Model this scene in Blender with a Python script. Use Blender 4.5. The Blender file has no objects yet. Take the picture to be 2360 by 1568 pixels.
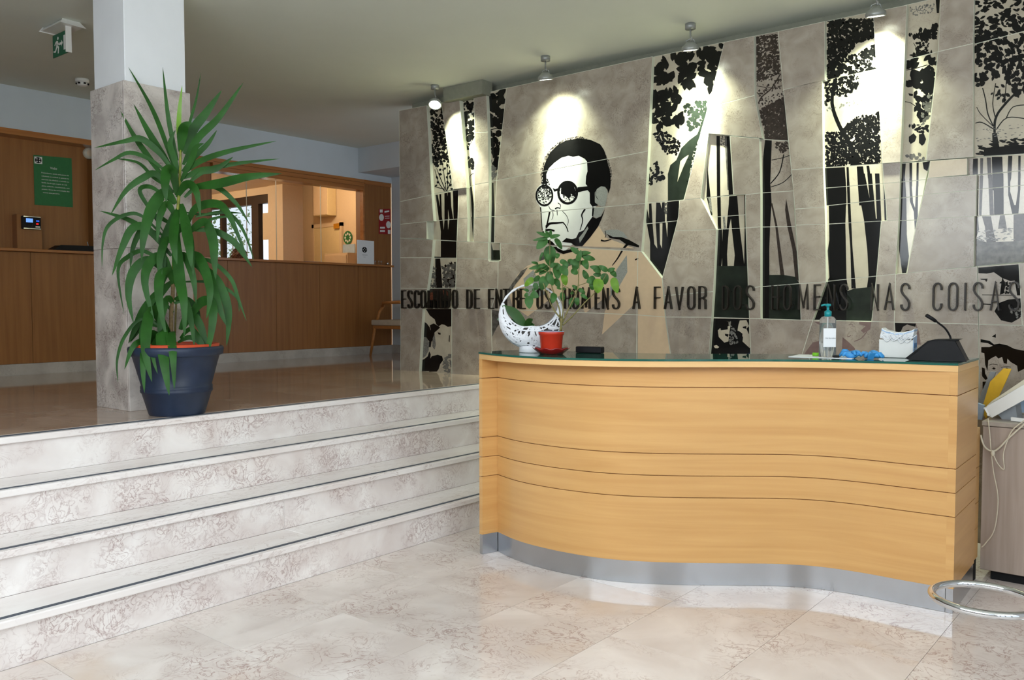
import bpy, bmesh, math, random
from mathutils import Vector, Matrix
from mathutils.geometry import tessellate_polygon
PI = math.pi
C = bpy.context.scene.collection
RND = random.Random(7)
# ------------------------------------------------------------------ camera
FPX, EYE = 1973.1, 1.4
YAW, PITCH, ROLL = math.radians(39.31), math.radians(2.458), math.radians(-0.04)
fwd = Vector((-math.sin(YAW)*math.cos(PITCH), math.cos(YAW)*math.cos(PITCH), -math.sin(PITCH)))
rgt0 = Vector((math.cos(YAW), math.sin(YAW), 0)); up0 = rgt0.cross(fwd)
rgt = rgt0*math.cos(ROLL) + up0*math.sin(ROLL); upv = up0*math.cos(ROLL) - rgt0*math.sin(ROLL)
CAM = Vector((0, 0, EYE))
cd = bpy.data.cameras.new('camera'); cam = bpy.data.objects.new('camera', cd); C.objects.link(cam)
cd.sensor_width = 36; cd.lens = 36*FPX/2360; cd.clip_start = .05; cd.clip_end = 200
cam.matrix_world = Matrix(((rgt.x, upv.x, -fwd.x, 0), (rgt.y, upv.y, -fwd.y, 0), (rgt.z, upv.z, -fwd.z, EYE), (0, 0, 0, 1)))
bpy.context.scene.camera = cam
# ------------------------------------------------------------------ world, exposure, daylight
sc = bpy.context.scene
sc.view_settings.view_transform = 'Standard'; sc.view_settings.look = 'None'
sc.view_settings.gamma = 1; sc.view_settings.use_curve_mapping = False
sc.view_settings.exposure = -0.12
w = bpy.data.worlds.new('sky'); sc.world = w; w.use_nodes = True
bg = w.node_tree.nodes['Background']; bg.inputs[0].default_value = (.86, .93, 1, 1); bg.inputs[1].default_value = 1.6

def area(name, loc, direction, sx, sy, power, col):
    l = bpy.data.lights.new(name, 'AREA'); l.shape = 'RECTANGLE'; l.size = sx; l.size_y = sy; l.energy = power; l.color = col
    o = bpy.data.objects.new(name, l); C.objects.link(o); o.location = loc
    o.rotation_euler = Vector(direction).to_track_quat('-Z', 'Y').to_euler(); return o
# daylight entering by the glazed front (behind the camera) and by the glazed entrance side
area('daylight_front', (-1.3, -.66, 2.45), (0, 1, -.38), 4.0, 1.15, 150, (.87, .935, 1))
area('daylight_entrance', (1.86, 1.0, 2.45), (-1, 0, -.30), 3.0, 1.15, 78, (.87, .935, 1))

# ------------------------------------------------------------------ pixel helpers (all land on real planes)
def ray(x, y): return fwd + rgt*((x-1180)/FPX) - upv*((y-784)/FPX)
def onY(x, y, Y): d = ray(x, y); return CAM + d*(Y/d.y)
def onX(x, y, X): d = ray(x, y); return CAM + d*(X/d.x)
def onZ(x, y, Z): d = ray(x, y); return CAM + d*((Z-EYE)/d.z)
def dep(x, y, t): return CAM + ray(x, y)*t
def Zc(o, s, pts): return [(o[0]+p[0]/s, o[1]+p[1]/s) for p in pts]

# ------------------------------------------------------------------ materials
MATS = {}
def newmat(name):
    m = bpy.data.materials.new(name); m.use_nodes = True; nt = m.node_tree
    return m, nt, nt.nodes['Principled BSDF']
def srgb(r, g, b):
    f = lambda c: (c/255/12.92) if c/255 <= .04045 else ((c/255+.055)/1.055)**2.4
    return (f(r), f(g), f(b), 1)
def plain(name, col, rough=.5, metal=0, spec=.5, trans=0, vary=.06, scale=30, coat=0, bump=0, emit=None, es=1, ior=1.45, sub=0):
    """principled with a little procedural mottling"""
    m, nt, p = newmat(name)
    p.inputs['Roughness'].default_value = rough; p.inputs['Metallic'].default_value = metal
    p.inputs['Specular IOR Level'].default_value = spec; p.inputs['Transmission Weight'].default_value = trans
    p.inputs['Coat Weight'].default_value = coat; p.inputs['Coat Roughness'].default_value = .08; p.inputs['IOR'].default_value = ior
    tc = nt.nodes.new('ShaderNodeTexCoord'); n = nt.nodes.new('ShaderNodeTexNoise'); n.inputs['Scale'].default_value = scale; n.inputs['Detail'].default_value = 4
    nt.links.new(tc.outputs['Object'], n.inputs['Vector'])
    r = nt.nodes.new('ShaderNodeValToRGB'); c = col
    r.color_ramp.elements[0].position = .3; r.color_ramp.elements[1].position = .7
    r.color_ramp.elements[0].color = (c[0]*(1-vary), c[1]*(1-vary), c[2]*(1-vary), 1)
    r.color_ramp.elements[1].color = (min(1, c[0]*(1+vary)), min(1, c[1]*(1+vary)), min(1, c[2]*(1+vary)), 1)
    nt.links.new(n.outputs['Fac'], r.inputs['Fac']); nt.links.new(r.outputs['Color'], p.inputs['Base Color'])
    if bump:
        b = nt.nodes.new('ShaderNodeBump'); b.inputs['Strength'].default_value = bump; b.inputs['Distance'].default_value = .002
        nt.links.new(n.outputs['Fac'], b.inputs['Height']); nt.links.new(b.outputs['Normal'], p.inputs['Normal'])
    if emit: p.inputs['Emission Color'].default_value = emit; p.inputs['Emission Strength'].default_value = es
    if sub: p.inputs['Subsurface Weight'].default_value = sub
    return m
def marble(name, base, light, vein, rough=.12, scale=3.0, veins=.5, rings=0.0, rust=None, bumpy=0, squash=1, tint=.05, spec=.5):
    m, nt, p = newmat(name); N = nt.nodes.new; L = nt.links.new
    p.inputs['Roughness'].default_value = rough; p.inputs['Specular IOR Level'].default_value = spec
    tc = N('ShaderNodeTexCoord'); oi = N('ShaderNodeObjectInfo'); mp = N('ShaderNodeMapping')
    sc3 = N('ShaderNodeVectorMath'); sc3.operation = 'SCALE'; cx = N('ShaderNodeCombineXYZ')
    L(oi.outputs['Random'], cx.inputs[0]); L(oi.outputs['Random'], cx.inputs[1]); L(oi.outputs['Random'], cx.inputs[2])
    L(cx.outputs[0], sc3.inputs[0]); sc3.inputs['Scale'].default_value = 37
    add = N('ShaderNodeVectorMath'); add.operation = 'ADD'; L(tc.outputs['Object'], add.inputs[0]); L(sc3.outputs[0], add.inputs[1])
    L(add.outputs[0], mp.inputs['Vector']); mp.inputs['Scale'].default_value = (1, squash, 1)
    n1 = N('ShaderNodeTexNoise'); n1.inputs['Scale'].default_value = scale; n1.inputs['Detail'].default_value = 5; n1.inputs['Distortion'].default_value = .6
    L(mp.outputs[0], n1.inputs['Vector'])
    r1 = N('ShaderNodeValToRGB'); r1.color_ramp.elements[0].position = .35; r1.color_ramp.elements[1].position = .68
    r1.color_ramp.elements[0].color = base; r1.color_ramp.elements[1].color = light; L(n1.outputs['Fac'], r1.inputs['Fac'])
    # wandering thin veins: band of a distorted noise
    n2 = N('ShaderNodeTexNoise'); n2.inputs['Scale'].default_value = scale*2.3; n2.inputs['Detail'].default_value = 7; n2.inputs['Roughness'].default_value = .6; n2.inputs['Distortion'].default_value = 2.2
    L(mp.outputs[0], n2.inputs['Vector'])
    r2 = N('ShaderNodeValToRGB'); e = r2.color_ramp.elements; e[0].position = .475; e[0].color = (0, 0, 0, 1); e[1].position = .497; e[1].color = (1, 1, 1, 1)
    k = e.new(.52); k.color = (0, 0, 0, 1); L(n2.outputs['Fac'], r2.inputs['Fac'])
    n3 = N('ShaderNodeTexNoise'); n3.inputs['Scale'].default_value = scale*.9; n3.inputs['Detail'].default_value = 2; L(mp.outputs[0], n3.inputs['Vector'])
    r3 = N('ShaderNodeValToRGB'); r3.color_ramp.elements[0].position = .42; r3.color_ramp.elements[1].position = .62; L(n3.outputs['Fac'], r3.inputs['Fac'])
    mu = N('ShaderNodeMath'); mu.operation = 'MULTIPLY'; L(r2.outputs['Color'], mu.inputs[0]); L(r3.outputs['Color'], mu.inputs[1])
    mu2 = N('ShaderNodeMath'); mu2.operation = 'MULTIPLY'; L(mu.outputs[0], mu2.inputs[0]); mu2.inputs[1].default_value = veins
    mx = N('ShaderNodeMixRGB'); L(mu2.outputs[0], mx.inputs['Fac']); L(r1.outputs['Color'], mx.inputs[1]); mx.inputs[2].default_value = vein
    out = mx.outputs[0]
    if rings > 0:
        v = N('ShaderNodeTexVoronoi'); v.inputs['Scale'].default_value = scale*2.6
        dn = N('ShaderNodeTexNoise'); dn.inputs['Scale'].default_value = scale*3.5; dn.inputs['Detail'].default_value = 4; L(mp.outputs[0], dn.inputs['Vector'])
        ad = N('ShaderNodeVectorMath'); ad.operation = 'MULTIPLY_ADD'; L(dn.outputs['Color'], ad.inputs[0]); ad.inputs[1].default_value = (.16/scale*3,)*3; L(mp.outputs[0], ad.inputs[2])
        L(ad.outputs[0], v.inputs['Vector'])
        rr = N('ShaderNodeValToRGB'); e = rr.color_ramp.elements; e[0].position = 0; e[0].color = (0, 0, 0, 1); e[1].position = 1; e[1].color = (0, 0, 0, 1)
        for pos, val in ((.12, 0), (.15, .5), (.18, 0), (.30, 0), (.345, .9), (.37, 0), (.5, 0), (.55, .5), (.62, .15)):
            q = e.new(pos); q.color = (val, val, val, 1)
        L(v.outputs['Distance'], rr.inputs['Fac'])
        mu3 = N('ShaderNodeMath'); mu3.operation = 'MULTIPLY'; L(rr.outputs['Color'], mu3.inputs[0]); L(r3.outputs['Color'], mu3.inputs[1])
        mu4 = N('ShaderNodeMath'); mu4.operation = 'MULTIPLY'; L(mu3.outputs[0], mu4.inputs[0]); mu4.inputs[1].default_value = rings
        m2 = N('ShaderNodeMixRGB'); L(mu4.outputs[0], m2.inputs['Fac']); L(out, m2.inputs[1]); m2.inputs[2].default_value = vein; out = m2.outputs[0]
    if rust:
        n4 = N('ShaderNodeTexNoise'); n4.inputs['Scale'].default_value = scale*.55; n4.inputs['Detail'].default_value = 6; L(mp.outputs[0], n4.inputs['Vector'])
        r4 = N('ShaderNodeValToRGB'); r4.color_ramp.elements[0].position = .6; r4.color_ramp.elements[1].position = .8; L(n4.outputs['Fac'], r4.inputs['Fac'])
        m3 = N('ShaderNodeMixRGB'); L(r4.outputs['Color'], m3.inputs['Fac']); L(out, m3.inputs[1]); m3.inputs[2].default_value = rust; out = m3.outputs[0]
    # piece to piece tone
    tn = N('ShaderNodeMath'); tn.operation = 'MULTIPLY_ADD'; L(oi.outputs['Random'], tn.inputs[0]); tn.inputs[1].default_value = tint*2; tn.inputs[2].default_value = 1-tint
    hs = N('ShaderNodeHueSaturation'); L(tn.outputs[0], hs.inputs['Value']); L(out, hs.inputs['Color']); L(hs.outputs[0], p.inputs['Base Color'])
    return m
def wood(name, dark, light, axis=2, rough=.35, gscale=22, coat=0.0, tint=.06):
    m, nt, p = newmat(name); N = nt.nodes.new; L = nt.links.new
    p.inputs['Roughness'].default_value = rough; p.inputs['Coat Weight'].default_value = coat; p.inputs['Coat Roughness'].default_value = .15
    tc = N('ShaderNodeTexCoord'); oi = N('ShaderNodeObjectInfo'); mp = N('ShaderNodeMapping')
    s = [gscale]*3; s[axis if axis < 2 else 2] = gscale*.045
    if axis == 3: s = [gscale*.045, gscale*.045, gscale]
    mp.inputs['Scale'].default_value = s; L(tc.outputs['Object'], mp.inputs['Vector'])
    cx = N('ShaderNodeMath'); cx.operation = 'MULTIPLY'; cx.inputs[1].default_value = 50; L(oi.outputs['Random'], cx.inputs[0]); L(cx.outputs[0], mp.inputs['Location'])
    n = N('ShaderNodeTexNoise'); n.inputs['Scale'].default_value = 1; n.inputs['Detail'].default_value = 6; n.inputs['Distortion'].default_value = .5; L(mp.outputs[0], n.inputs['Vector'])
    r = N('ShaderNodeValToRGB'); r.color_ramp.elements[0].position = .3; r.color_ramp.elements[1].position = .72
    r.color_ramp.elements[0].color = dark; r.color_ramp.elements[1].color = light; L(n.outputs['Fac'], r.inputs['Fac'])
    n2 = N('ShaderNodeTexNoise'); n2.inputs['Scale'].default_value = 2.2; L(tc.outputs['Object'], n2.inputs['Vector'])
    tn = N('ShaderNodeMath'); tn.operation = 'MULTIPLY_ADD'; L(n2.outputs['Fac'], tn.inputs[0]); tn.inputs[1].default_value = tint*2.5; tn.inputs[2].default_value = 1-tint*1.25
    hs = N('ShaderNodeHueSaturation'); L(tn.outputs[0], hs.inputs['Value']); L(r.outputs['Color'], hs.inputs['Color']); L(hs.outputs[0], p.inputs['Base Color'])
    return m

M = {}
M['floor'] = marble('floor_marble', srgb(212, 201, 194), srgb(232, 224, 218), srgb(156, 124, 114), rough=.07, scale=2.9, veins=.8, rings=.3, rust=srgb(212, 190, 170), tint=.03, spec=.42)
M['grout'] = plain('floor_joint', srgb(150, 132, 118), .6)
M['pfloor'] = marble('platform_marble', srgb(176, 154, 138), srgb(200, 180, 163), srgb(150, 126, 112), rough=.06, scale=2.4, veins=.3, tint=.03, spec=.6)
M['pgrout'] = plain('platform_joint', srgb(150, 128, 112), .4)
M['stepm'] = marble('step_marble', srgb(221, 212, 208), srgb(241, 237, 234), srgb(148, 116, 112), rough=.16, scale=4.2, veins=.75, rings=.7, tint=.03)
M['tread'] = marble('tread_marble', srgb(232, 225, 222), srgb(244, 240, 238), srgb(170, 146, 140), rough=.14, scale=4, veins=.5, rings=.15, squash=.4, tint=.03)
M['strip'] = plain('nosing_strip', srgb(62, 72, 86), .45, metal=.1)
M['colst'] = marble('column_marble', srgb(172, 163, 157), srgb(212, 205, 198), srgb(104, 88, 84), rough=.18, scale=6, veins=1.0, rings=.5, tint=.03)
M['base'] = marble('baseboard_marble', srgb(168, 160, 150), srgb(190, 182, 172), srgb(130, 120, 110), rough=.2, scale=5, veins=.4)
M['plaster'] = plain('white_plaster', srgb(226, 229, 232), .7, vary=.02, scale=6)
M['ceil'] = plain('ceiling_plaster', srgb(212, 216, 206), .8, vary=.015, scale=3)
M['trimg'] = plain('greygreen_trim_shade', srgb(132, 133, 118), .7)
M['wallw'] = plain('wall_paint', srgb(196, 204, 210), .7, vary=.02, scale=5)
M['mstone'] = marble('mural_stone', srgb(147, 136, 124), srgb(170, 160, 147), srgb(102, 86, 77), rough=.22, scale=8, veins=.8, rings=.22, tint=.035, spec=.5)
M['mstone2'] = marble('mural_stone_cream', srgb(172, 163, 145), srgb(188, 179, 160), srgb(142, 124, 108), rough=.09, scale=6, veins=.35, tint=.02, spec=.6)
M['mstone3'] = marble('mural_stone_speckled', srgb(142, 133, 121), srgb(168, 158, 145), srgb(112, 98, 88), rough=.2, scale=9, veins=.8, tint=.02)
M['msand'] = marble('mural_stone_sand', srgb(176, 160, 138), srgb(188, 172, 150), srgb(158, 136, 114), rough=.2, scale=5, veins=.2, tint=.01)
M['medge'] = plain('panel_edge', srgb(205, 207, 190), .4, vary=.02)
M['ink'] = plain('black_print', (.004, .004, .004, 1), .08, spec=.38, vary=.1)
M['inkb'] = plain('brown_print', (.035, .025, .02, 1), .12, spec=.5, vary=.3, scale=60)
M['inkg'] = plain('dark_green_print', (.014, .019, .014, 1), .10, spec=.45, vary=.3, scale=14)
M['inkgrey'] = plain('grey_print', (.16, .155, .14, 1), .15, vary=.6, scale=160)
M['inkmid'] = plain('mid_print', (.09, .085, .075, 1), .15, vary=.6, scale=26)
M['inkred'] = plain('red_print', (.16, .05, .03, 1), .15, vary=.7, scale=90)
M['inkplum'] = plain('plum_print', srgb(118, 98, 94), .2, vary=.1)
M['inkwhite'] = plain('white_print', srgb(206, 207, 202), .25, vary=.02)
M['inkear'] = plain('stipple_print', srgb(140, 142, 136), .3, vary=.35, scale=300)
M['inktan'] = plain('tan_print', srgb(200, 176, 146), .3, vary=.03)
M['inknavy'] = plain('navy_print', srgb(40, 48, 70), .2)
M['letter'] = plain('bronze_letter', (.018, .014, .010, 1), .38, metal=.3, vary=.2)
M['desk'] = wood('maple_veneer', srgb(198, 149, 88), srgb(212, 166, 104), axis=3, rough=.32, gscale=26, coat=.15, tint=.05)
M['deskedge'] = wood('maple_edge', srgb(214, 170, 110), srgb(226, 186, 128), axis=3, rough=.3, gscale=26, coat=.15)
M['groove'] = plain('groove_dark', srgb(168, 110, 62), .6)
M['oak'] = wood('oak_veneer', srgb(136, 87, 42), srgb(154, 102, 53), axis=2, rough=.38, gscale=30, tint=.05)
M['oakd'] = wood('oak_trim', srgb(158, 98, 48), srgb(178, 116, 60), axis=1, rough=.22, gscale=30, coat=.3)
M['steel'] = plain('brushed_steel', srgb(182, 185, 190), .24, metal=1, vary=.02, scale=200)
ps = M['steel'].node_tree.nodes['Principled BSDF']; ps.inputs['Anisotropic'].default_value = .85; ps.inputs['Anisotropic Rotation'].default_value = .25
tg = M['steel'].node_tree.nodes.new('ShaderNodeTangent'); tg.direction_type = 'RADIAL'; tg.axis = 'Z'
M['steel'].node_tree.links.new(tg.outputs[0], ps.inputs['Tangent'])
M['chrome'] = plain('chrome', srgb(215, 217, 220), .07, metal=1, vary=.01)
M['glass'] = plain('green_glass', (.02, .13, .09, 1), .015, spec=.8, trans=.25, vary=.02, ior=1.5)
M['glassedge'] = plain('glass_edge', (.015, .10, .075, 1), .08, spec=.6, vary=.02)
M['pane'] = plain('clear_pane', (.95, .97, .96, 1), .01, trans=1, vary=0, ior=1.01)
M['black'] = plain('black_plastic', (.008, .008, .009, 1), .5, spec=.25, vary=.1)
M['blackm'] = plain('black_matte', (.010, .010, .011, 1), .65, spec=.2, vary=.1)
M['white'] = plain('white_plastic', srgb(226, 226, 222), .35, vary=.01)
M['offwhite'] = plain('offwhite_plastic', srgb(206, 200, 180), .4, vary=.02)
M['paper'] = plain('paper', srgb(232, 234, 236), .7, vary=.01)
M['lamp'] = plain('spotlight_grey', srgb(150, 153, 150), .35, metal=.4)
M['frame'] = plain('dark_frame', srgb(58, 44, 36), .4)
M['blue'] = plain('navy_pot', srgb(36, 48, 70), .42, vary=.12, scale=12, bump=.3)
M['terracotta'] = plain('orange_pot', srgb(198, 74, 40), .5)
M['soil'] = plain('soil', srgb(52, 36, 26), .95, vary=.5, scale=60, bump=1)
M['redpot'] = plain('red_pot', srgb(184, 50, 28), .38)
M['redglaze'] = plain('red_glaze', srgb(140, 20, 22), .12, coat=.6)
M['leafd'] = plain('long_leaf', srgb(36, 82, 24), .5, spec=.3, vary=.28, scale=9, sub=0)
M['leafl'] = plain('long_leaf_bright', srgb(112, 160, 40), .38, vary=.15, scale=9)
M['leafs'] = plain('small_leaf', srgb(52, 92, 40), .5, spec=.3, vary=.25, scale=30)
M['leafy'] = plain('small_leaf_bright', srgb(92, 130, 34), .5, spec=.3, vary=.2, scale=30)
M['orchid'] = plain('orchid_leaf', srgb(46, 84, 34), .3, vary=.15, scale=20)
M['stalk'] = plain('stalk', srgb(116, 108, 62), .6, vary=.3, scale=60)
M['bark'] = plain('bark', srgb(120, 100, 66), .7, vary=.25, scale=60)
M['caney'] = plain('green_cane', srgb(122, 128, 40), .5, vary=.3, scale=40)
M['wicker'] = plain('white_wicker', srgb(226, 228, 232), .5, vary=.03, scale=80)
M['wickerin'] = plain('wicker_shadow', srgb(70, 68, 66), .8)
M['moss'] = plain('moss', srgb(110, 98, 78), .95, vary=.5, scale=80, bump=1)
M['teal'] = plain('teal_plastic', srgb(20, 140, 146), .3)
M['clear'] = plain('clear_plastic', (.94, .96, .97, 1), .05, trans=.92, vary=0, ior=1.12)
M['gel'] = plain('clear_gel', (.92, .95, .96, 1), .03, trans=.95, vary=0, ior=1.2)
M['glove'] = plain('blue_glove', srgb(64, 150, 216), .45, vary=.08)
M['lblue'] = plain('box_blue', srgb(70, 130, 190), .5)
M['pblue'] = plain('pale_blue', srgb(170, 196, 226), .6)
M['lam'] = wood('grey_laminate', srgb(150, 134, 122), srgb(168, 152, 140), axis=2, rough=.45, gscale=36)
M['lamtop'] = plain('laminate_top', srgb(160, 150, 140), .35)
M['yellow'] = plain('yellow_card', srgb(222, 176, 40), .5)
M['greyc'] = plain('grey_folder', srgb(140, 146, 150), .5)
M['cable'] = plain('cream_cable', srgb(200, 192, 172), .5)
M['green'] = plain('green_card', srgb(44, 112, 62), .55)
M['exitg'] = plain('exit_green', srgb(10, 92, 62), .4)
M['red'] = plain('red_card', srgb(150, 26, 30), .5)
M['gold'] = plain('gold_sign', srgb(190, 130, 30), .4)
M['cushion'] = plain('beige_cushion', srgb(190, 176, 156), .8, bump=.3)
M['chairw'] = plain('chair_wood', srgb(172, 112, 56), .4, vary=.1)
M['hair'] = plain('brown_hair', srgb(70, 38, 20), .6, vary=.4, scale=120)
M['skin'] = plain('skin', srgb(196, 146, 118), .5, vary=.04)
M['cloth'] = plain('dark_cloth', srgb(46, 48, 60), .85)
M['cream'] = plain('cream_wall', srgb(222, 200, 170), .7, vary=.02)
M['creamd'] = plain('cream_door', srgb(232, 214, 170), .45, vary=.02)
M['curtain'] = plain('white_curtain', srgb(226, 230, 236), .7)
M['screen'] = plain('lit_screen', srgb(90, 130, 210), .3, emit=srgb(110, 160, 240), es=1.2)
M['ledb'] = plain('blue_led', srgb(40, 90, 220), .3, emit=srgb(30, 90, 255), es=1.5)
M['ledr'] = plain('red_led', srgb(200, 20, 20), .3, emit=srgb(255, 20, 30), es=1.2)
M['bulb'] = plain('lamp_lens', (1, 1, .9, 1), .3, emit=(.92, 1, .82, 1), es=14)
M['bushleaf'] = plain('garden_leaf', srgb(110, 130, 90), .5, vary=.3)

# ------------------------------------------------------------------ mesh builder
class MB:
    def __init__(s): s.v = []; s.f = []; s.m = []; s.sm = []
    def add(s, vs, fs, mi=0, smooth=False):
        b = len(s.v); s.v += [tuple(v) for v in vs]
        for f in fs: s.f.append([b+i for i in f]); s.m.append(mi); s.sm.append(smooth)
    def box(s, a, b, mi=0):
        x0, y0, z0 = [min(a[i], b[i]) for i in range(3)]; x1, y1, z1 = [max(a[i], b[i]) for i in range(3)]
        s.add([(x0,y0,z0),(x1,y0,z0),(x1,y1,z0),(x0,y1,z0),(x0,y0,z1),(x1,y0,z1),(x1,y1,z1),(x0,y1,z1)],
              [(0,3,2,1),(4,5,6,7),(0,1,5,4),(1,2,6,5),(2,3,7,6),(3,0,4,7)], mi); return s
    def obox(s, c, R, sx, sy, sz, mi=0):
        vs = [Vector(c)+R @ Vector((i*sx/2, j*sy/2, k*sz/2)) for k in (-1,1) for j in (-1,1) for i in (-1,1)]
        s.add(vs, [(0,2,3,1),(4,5,7,6),(0,1,5,4),(1,3,7,5),(3,2,6,7),(2,0,4,6)], mi); return s
    def prism(s, poly, off, mi=0, mi_side=None):
        """poly: list of 3D points (planar), extruded by vector off"""
        n = len(poly); P = [Vector(p) for p in poly]; off = Vector(off)
        tris = tessellate_polygon([P])
        nrm = Vector((0,0,0))
        for i in range(n): a, b = P[i], P[(i+1) % n]; nrm += a.cross(b)
        flip = nrm.dot(off) > 0
        vs = P+[p+off for p in P]; fs = []
        for t in tris:
            t = list(t); tn = (P[t[1]]-P[t[0]]).cross(P[t[2]]-P[t[0]])
            if tn.dot(off) > 0: t = t[::-1]
            fs.append(t)
        s.add(vs, fs, mi)
        b = len(s.v)-2*n
        for t in fs: s.f.append([b+n+i for i in t[::-1]]); s.m.append(mi); s.sm.append(False)
        for i in range(n):
            j = (i+1) % n; q = [b+i, b+j, b+n+j, b+n+i]
            if not flip: q = q[::-1]
            s.f.append(q[::-1]); s.m.append(mi if mi_side is None else mi_side); s.sm.append(False)
        return s
    def sheet(s, poly, mi=0, toward=None):
        P = [Vector(p) for p in poly]
        if len(P) < 3: return s
        fs = []
        for t in tessellate_polygon([P]):
            t = list(t)
            if toward is not None and (P[t[1]]-P[t[0]]).cross(P[t[2]]-P[t[0]]).dot(toward) < 0: t = t[::-1]
            fs.append(t)
        s.add(P, fs, mi); return s
    def lathe(s, prof, c=(0,0,0), seg=32, mi=0, smooth=True, scale=(1,1)):
        n = len(prof); vs = []
        for k in range(seg):
            a = 2*PI*k/seg
            for r, z in prof: vs.append((c[0]+r*math.cos(a)*scale[0], c[1]+r*math.sin(a)*scale[1], c[2]+z))
        fs = []
        for k in range(seg):
            k2 = (k+1) % seg
            for i in range(n-1): fs.append((k*n+i, k2*n+i, k2*n+i+1, k*n+i+1))
        s.add(vs, fs, mi, smooth); return s
    def tube(s, pts, r, seg=8, mi=0, smooth=True, closed=False, cap=True):
        P = [Vector(p) for p in pts]; n = len(P); rs = r if isinstance(r, (list, tuple)) else [r]*n
        prev = None; vs = []
        for i in range(n):
            if closed: t = P[(i+1) % n]-P[i-1]
            else: t = P[min(i+1, n-1)]-P[max(i-1, 0)]
            t.normalize()
            if prev is None:
                a = Vector((0,0,1)) if abs(t.z) < .9 else Vector((1,0,0)); u = t.cross(a).normalized()
            else: u = (prev-t*prev.dot(t)).normalized()
            prev = u; v = t.cross(u)
            for k in range(seg): a = 2*PI*k/seg; vs.append(P[i]+(u*math.cos(a)+v*math.sin(a))*rs[i])
        fs = []; m = n if closed else n-1
        for i in range(m):
            j = (i+1) % n
            for k in range(seg): k2 = (k+1) % seg; fs.append((i*seg+k, i*seg+k2, j*seg+k2, j*seg+k))
        if cap and not closed: fs.append(tuple(range(seg))[::-1]); fs.append(tuple((n-1)*seg+k for k in range(seg)))
        s.add(vs, fs, mi, smooth); return s
    def ball(s, c, rx, ry=None, rz=None, seg=14, rings=9, mi=0):
        ry = ry or rx; rz = rz or rx; vs = []; fs = []
        for i in range(rings+1):
            th = PI*i/rings
            for k in range(seg): a = 2*PI*k/seg; vs.append((c[0]+rx*math.sin(th)*math.cos(a), c[1]+ry*math.sin(th)*math.sin(a), c[2]-rz*math.cos(th)))
        for i in range(rings):
            for k in range(seg): k2 = (k+1) % seg; fs.append((i*seg+k, i*seg+k2, (i+1)*seg+k2, (i+1)*seg+k))
        s.add(vs, fs, mi, True); return s
    def build(s, name, mats, parent=None, bevel=0, bseg=1):
        if not isinstance(mats, (list, tuple)): mats = [mats]
        off = Vector((0,0,0)); q = parent
        while q is not None: off += q.location; q = q.parent
        me = bpy.data.meshes.new(name); me.from_pydata([(v[0]-off.x, v[1]-off.y, v[2]-off.z) for v in s.v], [], s.f)
        for m in mats: me.materials.append(m)
        me.polygons.foreach_set('material_index', s.m); me.polygons.foreach_set('use_smooth', s.sm); me.update()
        o = bpy.data.objects.new(name, me); C.objects.link(o)
        if parent is not None: o.parent = parent
        if bevel:
            b = o.modifiers.new('bevel', 'BEVEL'); b.width = bevel; b.segments = bseg; b.limit_method = 'ANGLE'; b.angle_limit = .6
        return o
def thing(name, label, cat, loc, group=None):
    o = bpy.data.objects.new(name, None); C.objects.link(o); o.location = loc; o.empty_display_size = .1
    o['label'] = label; o['category'] = cat
    if group: o['group'] = group
    return o
def tag(o, label, cat, group=None):
    o['label'] = label; o['category'] = cat
    if group: o['group'] = group
    return o
def struct(o): o['kind'] = 'structure'; return o
def sroot(name, loc=(0,0,0)):
    o = bpy.data.objects.new(name, None); C.objects.link(o); o.location = loc; o['kind'] = 'structure'; return o
def catmull(P, n=8):
    P = [Vector(p) for p in P]; out = []
    for i in range(len(P)-1):
        p0 = P[max(i-1, 0)]; p1 = P[i]; p2 = P[i+1]; p3 = P[min(i+2, len(P)-1)]
        for k in range(n):
            t = k/n; out.append(.5*((2*p1)+(p2-p0)*t+(2*p0-5*p1+4*p2-p3)*t*t+(3*p1-p0-3*p2+p3)*t**3))
    out.append(P[-1]); return out

# ------------------------------------------------------------------ key dimensions
HP = .774; RISE = HP/4; GO = .28; X0 = -3.537        # platform height, riser, going, foot of steps
XF = -8.075                                          # far panelled wall
YM = 5.542                                           # mural front
ZC = 3.28                                            # ceiling
FY, RX = -.7, 1.9                                   # glazed front, glazed entrance side

# ================================================================== SETTING
# lower floor: slab with 0.54 m tiles
fl = struct(MB().box((X0-.02, FY, -.05), (RX, YM+.2, -.004)).build('floor', M['grout']))
T = .54; tm = None
for i in range(12):
    for j in range(-5, 11):
        x0 = -3.539 - .03 + .0 if i == 0 else -3.01+(i-1)*T
        x1 = -3.01+i*T
        y0 = 3.01+(j-5)*T; y1 = y0+T
        x0 = max(x0, X0+.002); x1 = min(x1, RX); y0 = max(y0, FY); y1 = min(y1, YM)
        if x1-x0 < .03 or y1-y0 < .03: continue
        g = .0009
        MB().box((x0+g, y0+g, -.02), (x1-g, y1-g, 0)).build('tile', M['floor'], fl)
# platform floor
pf = sroot('floor_platform')
MB().box((XF-.02, FY, 0), (X0-3*GO-.05, 7.5, HP-.02)).build('slab', M['pgrout'], pf)
for i in range(8):
    for j in range(19):
        x1 = X0-3*GO-.075-i*T; x0 = max(x1-T, XF); y0 = FY+j*T; y1 = min(y0+T, 7.48)
        if x1-x0 < .03 or y1-y0 < .03: continue
        MB().box((x0+.0006, y0+.0006, HP-.02), (x1-.0006, y1-.0006, HP)).build('tile', M['pfloor'], pf)
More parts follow.
